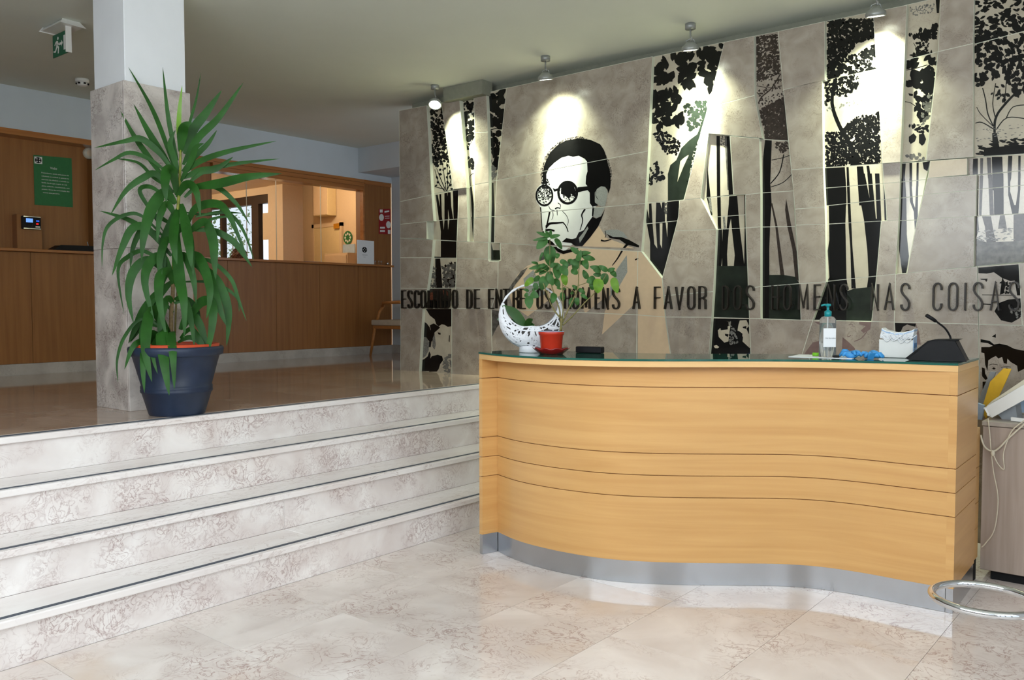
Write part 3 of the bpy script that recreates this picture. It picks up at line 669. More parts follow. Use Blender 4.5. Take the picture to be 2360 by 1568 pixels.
multi(tan, 'tan_print', 1); multi(greyt+lap+face, 'portrait_print', 2); multi(ear+hairp+collar, 'portrait_print', 3); multi(det+beardpatch, 'portrait_print', 4)
# --- big-leaf print
l1 = stone('R', [(1500,132),(1671,96),(1637,232),(1611,330),(1576,461),(1480,468.5)], 'mstone2')
BL = Zc(zL, sL, [(205,225),(440,190),(900,90),(860,300),(830,430),(790,560),(720,560),(640,430),(540,560),(480,560),(470,420),(330,480),(240,520),(200,500)])
sh = foliage(BL, 105, 15, 30, seed=41, el=.62, clump=0) + foliage(Zc(zL, sL, [(190,560),(480,560),(450,740),(380,760),(380,900),(180,870)]), 60, 16, 30, seed=42, el=.5)
sh += foliage(Zc(zL, sL, [(240,850),(290,850),(285,970),(240,960)]), 5, 16, 26, seed=43, el=.4, a0=1.6, aw=.3) + foliage(Zc(zL, sL, [(390,840),(520,780),(490,930),(400,900)]), 12, 14, 26, seed=44, el=.5, a0=1.7, aw=.7)
sh += foliage(Zc(zL, sL, [(190,990),(300,960),(470,1080),(450,1210),(330,1200)]), 170, 4, 8, seed=45, el=.8) + foliage(Zc(zL, sL, [(130,1380),(230,1260),(310,1440),(200,1500),(125,1500)]), 50, 6, 13, seed=46, el=.6)
sh += foliage(Zc(zL, sL, [(500,720),(730,640),(700,900),(560,960)]), 90, 6, 12, 'inkg', .8, 47)
sh += [('inkg', Zc(zL, sL, q)) for q in ([(345,1700),(345,1400),(370,1310),(430,1260),(470,1270),(440,1480),(520,1700)], [(430,1260),(480,1140),(560,1060),(640,1000),(600,1180),(560,1200),(500,1240),(470,1270)],
       [(640,1000),(690,870),(725,700),(740,740),(690,960),(650,1060),(600,1180)], [(560,1200),(600,1180),(560,1420),(520,1700),(440,1700),(440,1480),(500,1330)], [(520,1700),(440,1480),(480,1440),(540,1500)])]
sh += foliage(Zc(zL, sL, [(540,1180),(640,1080),(540,1700),(500,1700)]), 90, 5, 10, 'inkg', .7, 48)
print_on(l1, sh)
l2 = stone('R', [(1480,468.5),(1566,462),(1565,497),(1562,509),(1480,517)], 'mstone2')
l3 = stone('R', [(1480,517),(1562,509),(1555,535),(1526,646),(1478,580)], 'mstone2')
blk = [('ink', Zc(zN, sN, q)) for q in ([(95,190),(112,190),(142,330),(140,195),(162,192),(172,372),(118,376)], [(205,185),(240,185),(256,240),(258,185),(282,182),(285,370),(200,372)], [(303,180),(412,165),(414,310),(400,350),(300,365)],
       [(120,376),(172,370),(188,560),(215,600),(200,370),(236,366),(240,560),(258,600),(262,362),(290,360),(305,500),(310,352),(402,348),(330,610),(262,872),(150,712),(150,540)])]
print_on(l2, blk+foliage(Zc(zN, sN, [(240,180),(300,180),(300,300)]), 10, 4, 8, 'inkmid', .6, 51)); print_on(l3, blk)
# --- plain tapering stones right of it
for p in ([(1669,97),(1738,82.5),(1739,220),(1632,247)], [(1632,247),(1739,220),(1757,319),(1633,308),(1614,307)]): stone('P', p)
stone('P', [(1614.5,307),(1633,308),(1619,420),(1615,457),(1576,461)])
for p in ([(1566,462),(1576,461),(1615,457),(1651,529),(1555.5,532),(1563,500)], [(1555.5,532),(1651,529),(1644,672),(1531,682),(1526,642)], [(1531,682),(1644,672),(1640,731.5),(1534,731)], [(1534,731),(1640,731.5),(1625,940),(1562,940)]): stone('P', p)
# --- slim trunks
n1 = stone('R', [(1633,308),(1682,313.5),(1691,449),(1617,457)], 'mstone2')
print_on(n1, [('ink', Zc(zL, sL, q)) for q in ([(833,1015),(868,1018),(872,1640),(838,1640)], [(935,1020),(966,1018),(1002,1640),(958,1640)], [(742,1310),(768,1568),(775,1640),(732,1640)])]
         + foliage(Zc(zL, sL, [(880,1020),(930,1020),(930,1130),(870,1150)]), 16, 3, 6, 'inkmid', .6, 61) + [('inkmid', Zc(zL, sL, [(915,1020),(935,1020),(955,1560),(945,1560)]))])
n2 = stone('R', [(1616,457),(1718,448.5),(1718,495),(1641,501)], 'mstone2')
n3 = stone('R', [(1641,501),(1718,495),(1719,525.5),(1652,529)], 'mstone2')
n4 = stone('R', [(1648,529),(1719,525.5),(1727,734),(1639,732)], 'mstone2')
n5 = stone('R', [(1639,732),(1727,734),(1735,940),(1626,940)], 'mstone2')
tk = [('ink', Zc(zN, sN, q)) for q in ([(655,0),(685,0),(714,300),(700,300),(662,140)], [(752,0),(785,0),(792,420),(762,420)], [(865,100),(935,100),(960,425),(890,425),(880,330),(860,425),(840,425),(860,200)], [(1002,112),(1013,112),(1020,425),(1004,425)],
      [(752,420),(800,420),(806,640),(792,770),(748,770)], [(805,420),(862,420),(845,650),(850,770),(800,770)], [(888,420),(960,420),(1000,740),(1034,770),(905,770),(915,660)], [(1004,420),(1020,420),(1032,770),(1000,745)])]
tk2 = [('inkgrey', Zc(zN, sN, q)) for q in ([(805,310),(825,310),(835,420),(815,420)], [(675,140),(700,140),(712,280),(690,250)])]
print_on(n2, tk+tk2); print_on(n3, tk+tk2); print_on(n4, tk+[('inkg', Zc(zN, sN, [(735,758),(1034,758),(1050,1240),(700,1240)]))])
print_on(n5, [('ink', Zc(zN, sN, [(700,1232),(1045,1238),(1042,1480),(1070,1520),(1060,1700),(680,1700)])), ('inknavy', Zc(zN, sN, [(1000,1560),(1100,1520),(1130,1570)]))], 'face_print')
print_on(n5, [('mstone2', Zc(zN, sN, q)) for q in ([(830,1250),(858,1262),(862,1300),(832,1312),(780,1322),(762,1340),(770,1400),(820,1450),(858,1440),(862,1390),(880,1270)], [(960,1250),(1020,1246),(1044,1300),(1020,1325),(1045,1380),(1050,1500),(985,1440),(990,1400),(960,1370),(940,1340),(948,1290)], [(725,1480),(750,1472),(775,1490),(760,1502),(735,1500)])]
         + foliage(Zc(zN, sN, [(870,1250),(930,1350),(950,1450),(870,1470),(860,1350)]), 40, 4, 8, 'inkgrey', .6, 62)
         , 'face_print', 2)
print_on(n5, [('ink', Zc(zN, sN, q)) for q in ([(782,1306),(850,1300),(852,1330),(790,1340)], [(825,1370),(860,1375),(855,1400),(830,1390)], [(985,1308),(1020,1300),(1018,1326),(990,1320)], [(945,1340),(985,1370),(982,1400),(950,1390)])], 'face_print', 3)
for p in ([(1682,313.5),(1750,319.5),(1753,445),(1718,448.5),(1691,449)], [(1718,448.5),(1753,445),(1753,523),(1719,525.5)], [(1719,525.5),(1753,523),(1753,661),(1725,664)], [(1725,664),(1753,661),(1753,734.5),(1727,734)]): stone('P', p)
# --- brown foliage column
q1 = stone('R', [(1738,83),(1793,72),(1817,325),(1757,321),(1739,220)], 'mstone')
rg = Zc(zQ, sQ, [(85,95),(275,70),(290,250),(310,420),(200,470),(90,500)]); rg2 = Zc(zQ, sQ, [(120,760),(345,640),(380,1040),(180,1020)])
print_on(q1, foliage(rg, 560, 4, 9, 'inkb', .6, 71, a0=-.4, aw=.7) + foliage(rg2, 640, 4, 9, 'inkb', .8, 72) + foliage(Zc(zQ, sQ, [(110,660),(340,590),(345,760),(120,760)]), 70, 3, 6, 'inkb', .7, 73)
         + foliage(Zc(zQ, sQ, [(90,480),(320,460),(320,560),(110,640)]), 60, 3, 7, 'inkb', .6, 74)
         + stroke(Zc(zQ, sQ, [(110,700),(140,640),(230,560),(310,430)]), 3, 'inkb') + stroke(Zc(zQ, sQ, [(95,600),(140,640)]), 2, 'inkb') + stroke(Zc(zQ, sQ, [(90,540),(230,560),(320,540)]), 1.5, 'inkb'))
q2 = stone('R', [(1751,320.5),(1817,325),(1829,440),(1754,445)], 'mstone')
print_on(q2, [('ink', Zc(zQ, sQ, [(170,1030),(230,1035),(216,1420),(232,1620),(145,1620),(150,1200)]))] + foliage(Zc(zQ, sQ, [(270,1045),(384,1045),(385,1130),(330,1150),(270,1110)]), 60, 4, 9, 'inkb', .5, 75)
         + stroke(Zc(zQ, sQ, [(218,1425),(300,1320),(338,1160)]), 2.4) + stroke(Zc(zQ, sQ, [(222,1455),(330,1415),(412,1340)]), 1.8) + stroke(Zc(zQ, sQ, [(228,1212),(330,1190),(390,1170)]), 1.5))
q3 = stone('R', [(1754,445),(1829,440),(1833,522),(1754,523.5)], 'mstone'); q4 = stone('R', [(1754,523.5),(1833,522),(1842,654),(1754,661)], 'mstone'); q5 = stone('R', [(1754,661),(1842,654),(1846,738),(1754,735)], 'mstone')
tk = [('ink', Zc(zR, sR, [(130,60),(222,60),(228,190),(215,400),(208,600),(210,1240),(130,1240)])), ('inkb', Zc(zR, sR, [(222,190),(236,190),(282,400),(345,850),(308,845),(262,400)])), ('inkb', Zc(zR, sR, [(360,150),(407,400),(470,700),(482,900),(442,870),(415,600),(370,400),(350,250)])),
      ('inkg', Zc(zR, sR, [(205,838),(330,838),(440,855),(484,920),(496,1260),(205,1250)]))]
for q in (q3, q4, q5): print_on(q, tk)
# --- plain stones (flush side)
for p in ([(1793,72),(1901,49),(1901,185),(1805,207)], [(1805,207),(1895,185),(1897,386),(1824,391.5)], [(1824,391.5),(1897,386),(1901,477),(1832,482)], [(1832,482),(1901,477),(1902,517),(1834,519)], [(1834,519),(1902,517),(1904,650),(1842,654)], [(1842,654),(1904,650),(1873,738),(1846,738)]): stone('P', p)
stone('P', [(1727,734),(1846,738),(1873,738),(1810,940),(1735,940)])
# --- dense foliage over dark trunks
s1 = stone('R', [(1899,50),(2014,26),(2020,159),(1899,186)], 'mstone2'); s2 = stone('R', [(1894,186),(2020,159),(2036,377),(1895,387)], 'mstone2')
ra = Zc(zQ, sQ, [(735,-60),(1150,-60),(1160,100),(1000,150),(880,300),(870,460),(735,495)])
fa = foliage(ra, 1100, 4, 10, 'ink', .8, 81) + foliage(Zc(zQ, sQ, [(870,300),(1160,170),(1176,400),(900,460)]), 130, 6, 13, 'ink', .7, 82)
fb = foliage(Zc(zQ, sQ, [(710,500),(1020,430),(1000,560),(900,640),(800,620),(710,740)]), 190, 5, 10, 'ink', .7, 83) + foliage(Zc(zQ, sQ, [(1000,440),(1176,390),(1176,620),(980,680)]), 90, 3, 7, 'inkgrey', .7, 87)
fc = foliage(Zc(zQ, sQ, [(715,960),(850,960),(900,900),(1000,820),(1200,780),(1215,1250),(720,1280)]), 1150, 4, 10, 'ink', .7, 84) + foliage(Zc(zQ, sQ, [(710,750),(900,690),(1100,640),(1100,700),(900,720),(720,770)]), 60, 3, 7, 'inkgrey', .6, 85)
fc += stroke(Zc(zQ, sQ, [(800,480),(775,700),(840,900),(940,1080),(1010,1260)]), 7, 'ink', 11) + stroke(Zc(zQ, sQ, [(1000,1180),(1040,1060),(1100,960)]), 3)
print_on(s1, fa); print_on(s2, fb+fc)
s3 = stone('R', [(1898,387),(2034,377),(2037,423),(1898,434)], 'mstone2'); s4 = stone('R', [(1898,434),(2037,423),(2041,460),(1900,475)], 'mstone2')
s5 = stone('R', [(1900,475),(2041,460),(2044,509),(1901,517)], 'mstone2'); s6 = stone('R', [(1901,517),(2031,509.5),(2020,636.5),(1903,649)], 'mstone2'); s7 = stone('R', [(1903,649),(2020,636.5),(2009,741),(1873,738)], 'mstone2')
dt = [('ink', q) for q in (Zc(zQ, sQ, [(700,1285),(890,1275),(905,1500),(905,1620),(720,1620)]), Zc(zQ, sQ, [(905,1275),(925,1275),(940,1620),(915,1620)]), Zc(zQ, sQ, [(998,1270),(1055,1268),(1100,1620),(1020,1620)]), Zc(zQ, sQ, [(1085,1262),(1110,1262),(1160,1620),(1135,1620)]),
      Zc(zR, sR, [(725,0),(895,0),(905,100),(895,380),(905,870),(915,930),(915,1260),(590,1260),(735,890),(750,860),(735,620),(750,520),(745,200)]), Zc(zR, sR, [(908,0),(932,0),(950,400),(960,600),(990,960),(950,960),(940,600),(925,400)]),
      Zc(zS, sS, [(330,0),(385,0),(420,180),(450,340),(512,375),(500,560),(475,800),(450,1160),(240,1160),(300,930),(400,915),(415,800),(405,600),(380,370),(345,180)]), Zc(zS, sS, [(405,0),(440,0),(474,370),(460,440),(440,380)]), Zc(zS, sS, [(465,0),(500,0),(516,380),(484,440)]), Zc(zS, sS, [(532,40),(540,40),(555,372),(541,372)]))]
dt += [('inkg', Zc(zS, sS, [(245,925),(300,905),(450,890),(446,1165),(240,1160)]))]
for q in (s3, s4, s5, s6, s7): print_on(q, dt)
s8 = stone('P', [(1873,738),(2009,741),(2061,742.5),(2061,940),(1810,940)])
print_on(s8, [('inkplum', Zc(zR, sR, q)) for q in ([(610,1262),(700,1262),(722,1400),(722,1600),(500,1600),(540,1530),(600,1450),(680,1430),(698,1340),(660,1290)], [(870,1400),(930,1450),(980,1500),(1000,1600),(860,1600)], [(1020,1262),(1130,1266),(1120,1330),(1060,1365),(1035,1340),(1080,1300),(1020,1285)])]
         + stroke(Zc(zR, sR, [(975,1440),(1040,1410),(1090,1350)]), 2, 'inkplum') + stroke(Zc(zR, sR, [(910,1390),(930,1395),(945,1383)]), 1.6, 'inkplum') + stroke(Zc(zR, sR, [(925,1290),(950,1285),(965,1295)]), 1.4, 'inkplum'), 'face_print', clipit='tri')
# --- bright white tapering stones
stone('V', [(2012,27),(2090,11.5),(2075,374),(2034,377)])
for p in ([(2034,377),(2075,374),(2074,420),(2037,423)], [(2037,423),(2074,420),(2073,457),(2041,460)], [(2041,460),(2073,457),(2071,507.5),(2044,509)], [(2031,509.5),(2071,507.5),(2064,632),(2020,636.5)], [(2020,636.5),(2064,632),(2061,742.5),(2009,741)]): stone('P', p)
# --- hanging leaves
u1 = stone('R', [(2085,12),(2170,-7),(2162,119),(2080,140)], 'mstone2'); u2 = stone('R', [(2080,140),(2162,119),(2134,370),(2074,375)], 'mstone2')
print_on(u1, foliage(Zc(zT, sT, [(430,240),(500,240),(580,190),(570,320),(520,330),(430,320)]), 60, 7, 15, 'ink', .6, 91) + foliage(Zc(zT, sT, [(420,330),(520,340),(500,440),(400,420)]), 34, 4, 9, 'ink', .6, 92) + foliage(Zc(zT, sT, [(340,280),(420,300),(410,325),(350,300)]), 6, 8, 16, 'ink', .5, 93)
         + foliage(Zc(zT, sT, [(350,60),(560,30),(540,110),(380,130)]), 90, 2, 5, 'inkgrey', .8, 94) + foliage(Zc(zT, sT, [(340,450),(560,430),(560,460),(350,500)]), 14, 10, 22, 'ink', .5, 95) + [('ink', Zc(zT, sT, [(570,-10),(605,-10),(598,110),(580,110)]))]
         + stroke(Zc(zT, sT, [(385,360),(410,400),(470,440)]), 1.3))
print_on(u2, foliage(Zc(zT, sT, [(330,500),(430,490),(420,560),(330,580)]), 9, 15, 26, 'ink', .55, 101) + foliage(Zc(zT, sT, [(480,480),(590,500),(580,560),(500,520)]), 8, 14, 24, 'ink', .5, 102) + foliage(Zc(zT, sT, [(330,640),(470,570),(580,570),(560,780),(470,760),(380,690),(330,740)]), 55, 14, 28, 'ink', .6, 103)
         + foliage(Zc(zT, sT, [(390,780),(560,760),(540,920),(460,1010),(410,960)]), 34, 12, 22, 'ink', .6, 104) + [('ink', Zc(zT, sT, q)) for q in ([(345,1150),(385,1120),(410,1150),(395,1190),(360,1210),(345,1190)], [(430,1130),(470,1120),(490,1170),(475,1210),(455,1225),(430,1200)], [(340,785),(380,790),(378,808),(350,805)])]
         + foliage(Zc(zT, sT, [(470,800),(550,780),(530,1000),(450,1050)]), 40, 6, 12, 'inkmid', .7, 105) + foliage(Zc(zT, sT, [(330,1060),(520,1040),(510,1120),(420,1110)]), 22, 7, 14, 'ink', .5, 106) + foliage(Zc(zT, sT, [(330,1310),(470,1280),(470,1350),(330,1360)]), 14, 6, 12, 'inkmid', .7, 107)
         + stroke(Zc(zT, sT, [(310,855),(360,865),(410,900)]), 1.6) + stroke(Zc(zT, sT, [(320,590),(400,575),(500,545)]), 1.6))
u3 = stone('R', [(2075,377),(2144,371),(2134,414),(2074,420)], 'mstone2'); u4 = stone('R', [(2074,420),(2134,414),(2127,451),(2073,457)], 'mstone2'); u5 = stone('R', [(2073,457),(2127,451),(2114,507),(2071,509)], 'mstone2'); u6 = stone('R', [(2071,509),(2114,507),(2090,630),(2064,632)], 'mstone2')
ut = [('ink', q) for q in (Zc(zT, sT, [(288,1375),(320,1370),(305,1568),(285,1568)]), Zc(zT, sT, [(350,1370),(372,1370),(372,1568),(352,1568)]), Zc(zT, sT, [(410,1366),(428,1366),(425,1568),(408,1568)]), Zc(zT, sT, [(460,1365),(525,1355),(500,1440),(470,1420)]),
      Zc(zS, sS, [(672,40),(702,40),(712,200),(715,480),(732,650),(710,790),(680,790),(655,600),(658,200)]), Zc(zS, sS, [(735,40),(748,40),(765,230),(780,270),(792,40),(806,40),(800,380),(780,470),(770,300),(740,220)]))]
for q in (u3, u4, u5, u6): print_on(q, ut, clipit='tri')
# --- plain stones towards the right
for p in ([(2168,-6.5),(2245,-23),(2243,100),(2162,119)], [(2162,119),(2243,100),(2243,362),(2134,370)]): stone('P', p)
stone('P', [(2144,371),(2229,365),(2229,403),(2138,411)], 'msand'); stone('R', [(2228,365),(2243,364),(2243,404),(2228,404)], 'mstone')
for p in ([(2137,411),(2251,403),(2250,438),(2128,449)], [(2128,449),(2250,438),(2249,498.5),(2114,506)], [(2114,506),(2246,498.5),(2244,614.5),(2090,630)], [(2064,632),(2252,614.5),(2254.5,747.5),(2061,742.5)]): stone('P', p)
v8 = stone('P', [(2061,742.5),(2255,747.5),(2257,940),(2061,940)])
print_on(v8, [('ink', Zc(zU, sU, [(228,1257),(405,1262),(400,1290),(330,1270),(295,1290),(272,1345),(235,1345)])), ('inkplum', Zc(zU, sU, [(405,1262),(430,1330),(445,1440),(400,1440),(410,1350)]))] + stroke(Zc(zU, sU, [(315,1325),(350,1318)]), 1.5, 'ink'), 'face_print', clipit='tri')
# --- right tree print
w1 = stone('R', [(2245,-24),(2372,-50),(2372,69),(2245,102)], 'mstone2'); w2 = stone('R', [(2245,102),(2372,69),(2372,354),(2245,362)], 'mstone2')
rr1 = Zc(zT, sT, [(905,-90),(1360,-180),(1360,280),(905,370)])
f1 = foliage(rr1, 150, 8, 20, 'ink', .5, 111, a0=-.2, aw=.9) + foliage(Zc(zT, sT, [(905,180),(1360,60),(1360,330),(905,400)]), 70, 10, 22, 'ink', .6, 114)
f2 = foliage(Zc(zT, sT, [(905,360),(1360,270),(1360,780),(1240,820),(1150,620),(1000,700),(905,750)]), 230, 9, 20, 'ink', .6, 112) + foliage(Zc(zT, sT, [(1040,740),(1200,700),(1200,860),(1040,830)]), 16, 6, 14, 'ink', .5, 113)
for q, a in (([(1085,1310),(1065,1100),(1080,980),(1150,880),(1250,780),(1340,740)], 6), ([(1065,1080),(1010,960),(990,840),(965,740)], 3), ([(1065,1090),(960,1030),(905,1035)], 2.6), ([(1080,1090),(1170,990),(1340,1000)], 2.6), ([(1075,1000),(1050,870),(1075,700)], 2.4), ([(1150,880),(1160,740),(1170,600)], 2.4), ([(1165,990),(1220,900),(1340,880)], 2.4), ([(1050,1060),(950,960),(915,900)], 2), ([(1100,400),(1200,560),(1240,640)], 2), ([(1300,300),(1230,420),(1200,560)], 2)):
    f2 += stroke(Zc(zT, sT, q), a, 'ink', a*.8)
f2 += [('ink', Zc(zT, sT, [(975,1245),(1360,1212),(1360,1300),(975,1312)])), ('ink', Zc(zT, sT, [(1045,1120),(1085,1120),(1110,1260),(1050,1260)]))] + foliage(Zc(zT, sT, [(905,1210),(1360,1150),(1360,1230),(905,1310)]), 50, 8, 20, 'ink', .35, 115, a0=0, aw=.3) + foliage(Zc(zT, sT, [(905,1080),(1360,1040),(1360,1160),(905,1200)]), 50, 3, 8, 'inkgrey', .3, 116, a0=0, aw=.3)
print_on(w1, f1); print_on(w2, f2)
w3 = stone('R', [(2241,363.5),(2372,354),(2372,392),(2241,404)], 'mstone2'); w4 = stone('R', [(2250,404),(2372,392),(2372,426),(2250,437)], 'mstone2'); w5 = stone('R', [(2250,437),(2372,426),(2372,491.5),(2249,498.5)], 'mstone2')
w6 = stone('R', [(2246,498.5),(2372,491.5),(2372,604),(2246,614.5)], 'mstone2')
wt = [('ink', q) for q in (Zc(zT, sT, [(885,1335),(925,1332),(925,1475),(880,1475)]), Zc(zT, sT, [(1042,1320),(1130,1318),(1140,1600),(1050,1600)]), Zc(zT, sT, [(1180,1310),(1215,1310),(1205,1500),(1180,1600),(1175,1440)]), Zc(zT, sT, [(1265,1310),(1285,1310),(1282,1600),(1262,1600)]),
      Zc(zU, sU, [(1055,0),(1140,0),(1142,350),(1062,350)]), Zc(zU, sU, [(915,20),(930,20),(925,358),(912,358)]), Zc(zU, sU, [(1180,0),(1200,0),(1195,150),(1230,265),(1245,265),(1265,120),(1265,0),(1285,0),(1280,150),(1265,345),(1215,345),(1180,180)]))]
wt += [('inkb', q) for q in (Zc(zT, sT, [(1000,1325),(1035,1325),(1040,1500),(1010,1500)]), Zc(zT, sT, [(945,1330),(970,1330),(965,1500),(945,1480)]), Zc(zU, sU, [(940,20),(970,20),(955,358),(935,350)]), Zc(zU, sU, [(1012,20),(1045,10),(1060,350),(1025,350)]))]
for q in (w3, w4, w5): print_on(q, wt, clipit='tri')
print_on(w6, [('inkb', Zc(zU, sU, q)) for q in ([(960,360),(1035,360),(1055,480),(1082,600),(1000,600),(985,450)], [(1225,345),(1370,335),(1370,690),(1225,695)], [(905,365),(925,365),(935,470),(905,560)])] + [('inkmid', Zc(zU, sU, q)) for q in ([(1112,352),(1150,350),(1168,462),(1095,466)], [(905,545),(1000,580),(1220,570),(1370,555),(1370,765),(905,785)])]
         + foliage(Zc(zU, sU, [(930,480),(1225,460),(1225,560),(930,570)]), 60, 5, 12, 'inkgrey', .3, 121, a0=0, aw=.3), clipit='tri')
w7 = stone('P', [(2253,614.5),(2348,607),(2356,750),(2256,747.5)]); w7b = stone('P', [(2348,607),(2372,605),(2372,751),(2356,750)]); w8 = stone('P', [(2256,748),(2372,751),(2372,960),(2258,960)])
print_on(w7, [('ink', Zc(zU, sU, q)) for q in ([(928,792),(1268,765),(1283,1025),(1255,1025),(1235,900),(1200,905),(1130,880),(1060,830),(1000,842),(930,838)], [(1065,1160),(1100,1090),(1180,1060),(1288,1050),(1300,1190),(1270,1220),(1210,1255),(1120,1235)], [(945,885),(1010,885),(1000,897),(950,893)], [(985,897),(1006,897),(996,912)], [(1130,870),(1160,935),(1140,1010),(1110,1020)])]
         + stroke(Zc(zU, sU, [(960,1021),(1080,1022),(1240,1026)]), 1.3) + stroke(Zc(zU, sU, [(960,1097),(1040,1102)]), 2) + stroke(Zc(zU, sU, [(1130,940),(1200,942)]), 1.8) + foliage(Zc(zU, sU, [(1110,900),(1200,920),(1190,1030),(1120,1020)]), 26, 4, 8, 'ink', .6, 131) + foliage(Zc(zU, sU, [(1200,1150),(1300,1120),(1300,1220),(1230,1230)]), 20, 5, 9, 'inkgrey', .6, 133), 'face_print', clipit='tri')
print_on(w8, [('ink', Zc(zW, sW, q)) for q in ([(98,990),(200,1010),(250,1050),(310,1040),(400,1060),(480,1100),(640,1130),(640,1300),(520,1360),(510,1290),(440,1250),(400,1210),(395,1270),(360,1260),(340,1190),(300,1210),(270,1180),(220,1205),(185,1230),(175,1350),(150,1280),(140,1150),(105,1140),(105,1080),(200,1080),(235,1065),(180,1035),(98,1025)],
         [(112,1310),(145,1320),(150,1380),(180,1440),(150,1450),(115,1410)], [(225,1325),(245,1308),(270,1322),(250,1334)], [(120,1470),(165,1468),(175,1640),(120,1640)], [(370,1325),(395,1312),(415,1325),(395,1335)], [(225,960),(270,930),(270,975)])]
         + stroke(Zc(zW, sW, [(190,1285),(230,1272),(290,1280)]), 1) + stroke(Zc(zW, sW, [(330,1310),(380,1300),(440,1305)]), 1), 'face_print', clipit='tri')

xr_ = onY(2372, 700, YM).x+.03
for (xa_, xb2) in ((xr_, -.10), (-.10, .55), (.55, 1.2)):
    for k_, (za_, zb_2) in enumerate(((.95, 1.33), (1.33, 1.72), (1.72, 2.28), (2.28, 2.80), (2.80, 3.19))):
        b_ = MB(); b_.box((xa_, YM+.0012, za_), (xb2, YM+.060, zb_2), 0); b_.box((xa_+.002, YM, za_+.002), (xb2-.002, YM+.0025, zb_2-.002), 1)
        b_.build('stone_panel', [M['medge'], M['mstone']], wb)

# ================================================================== WALL LETTERING
ins = thing('wall_lettering', 'bronze capital letters of the long inscription across the mural', 'lettering', (-3.4, YM-.02, 1.44))
ZT0, ZT1, TW = 1.353, 1.521, .0085
def arc(cx, cy, rx, ry, a0, a1, n=8): return [(cx+rx*math.cos(math.radians(a0+(a1-a0)*k/n)), cy+ry*math.sin(math.radians(a0+(a1-a0)*k/n))) for k in range(n+1)]
q = .2   # corner radius in height units
def glyph(ch):
    h = .5
    O = arc(.5, 1-q, h, q, 180, 0)+arc(.5, q, h, q, 0, -180)
    return {'E': [[(1,1),(0,1),(0,0),(1,0)], [(0,.52),(.8,.52)]], 'S': [arc(.5,.82,.5,.18,-10,180)+[(0,.72),(.2,.6),(.5,.5),(.8,.4),(1,.28)]+arc(.5,.18,.5,.18,0,-190)],
            'C': [arc(.5,1-q,.5,q,-15,180)+arc(.5,q,.5,q,180,375)], 'O': [O+[O[0]]], 'L': [[(0,1),(0,0),(1,0)]], 'H': [[(0,1),(0,0)], [(1,1),(1,0)], [(0,.52),(1,.52)]], 'I': [[(.5,1),(.5,0)]],
            'D': [[(0,0),(0,1),(.4,1)]+arc(.4,1-q*1.1,.6,q*1.1,70,0)+arc(.4,q*1.1,.6,q*1.1,0,-70)+[(.4,0),(0,0)]], 'N': [[(0,0),(0,1),(1,0),(1,1)]], 'T': [[(0,1),(1,1)], [(.5,1),(.5,0)]],
            'R': [[(0,0),(0,1),(.4,1)]+arc(.4,.86,.6,.14,70,0)+[(1,.7)]+arc(.4,.64,.6,.14,0,-70)+[(.1,.5)], [(.6,.5),(.95,.4),(1,0)]], 'M': [[(0,0),(.08,1),(.5,.1),(.92,1),(1,0)]],
            'A': [[(0,0),(.5,1),(1,0)], [(.2,.32),(.8,.32)]], 'F': [[(0,0),(0,1),(1,1)], [(0,.52),(.85,.52)]], 'V': [[(0,1),(.5,0),(1,1)]]}[ch]
TXT = [('E',924,933.5),('S',938,948),('C',953.5,964),('O',968,979),('L',985,994),('H',998,1009),('I',1013,1017),('D',1023,1034),('O',1041,1052),('D',1074,1085.5),('E',1092,1103),
       ('E',1124.5,1136),('N',1141,1154),('T',1158,1170),('R',1181,1193),('E',1197,1209),('O',1236,1248),('S',1255,1268),('H',1299,1312),('O',1318,1331),('M',1339,1358),('E',1370,1380),('N',1387,1400),('S',1410,1426),
       ('A',1457,1473.5),('F',1506.5,1520.5),('A',1529.5,1547.5),('V',1555,1573),('O',1583,1600),('R',1609,1626),('D',1663.5,1678),('O',1690,1707),('S',1718,1737),
       ('H',1777,1793),('O',1805,1822),('M',1838,1862),('E',1874.5,1891),('N',1905,1923.5),('S',1934.5,1953),('N',2006,2023.5),('A',2037,2060),('S',2074.5,2096),('C',2148.5,2170.5),('O',2184,2207),('I',2222,2225.5),('S',2241.5,2265),('A',2281,2304),('S',2324,2349)]
for ch, p0, p1 in TXT:
    xa = onY(p0, 690, YM-.03).x+TW/2; xb = onY(p1, 690, YM-.03).x-TW/2; mb = MB()
    for pl in glyph(ch):
        P = [Vector((xa+(xb-xa)*u, 0, ZT0+TW/2+(ZT1-ZT0-TW)*v)) for u, v in pl]
        n = len(P)
        L_, R_ = [], []
        for i in range(n):
            d1 = (P[i]-P[i-1]).normalized() if i > 0 else None; d2 = (P[i+1]-P[i]).normalized() if i < n-1 else None
            if d1 is None: d1 = d2
            if d2 is None: d2 = d1
            nn = Vector((-d1.z, 0, d1.x))+Vector((-d2.z, 0, d2.x)); L2 = nn.length
            nn = nn/L2 if L2 > .2 else Vector((-d1.z, 0, d1.x)); k = min(1/max(nn.dot(Vector((-d1.z, 0, d1.x))), .4), 1.8)
            L_.append(P[i]+nn*TW/2*k); R_.append(P[i]-nn*TW/2*k)
        yf, yb = YM-.031, YM-.006
        vs = []
        for i in range(n):
            for pt, yy in ((L_[i], yf), (R_[i], yf), (R_[i], yb), (L_[i], yb)): vs.append((pt.x, yy, pt.z))
        fs = []
        for i in range(n-1):
            for k in range(4): fs.append((i*4+k, i*4+(k+1) % 4, i*4+4+(k+1) % 4, i*4+4+k))
        fs += [(0, 3, 2, 1), tuple((n-1)*4+k for k in range(4))]
        mb.add(vs, fs)
        mid = P[n//2]; mb.box((mid.x-.003, yb, mid.z-.003), (mid.x+.003, YM+.034, mid.z+.003))
    mb.build('letter', M['letter'], ins)

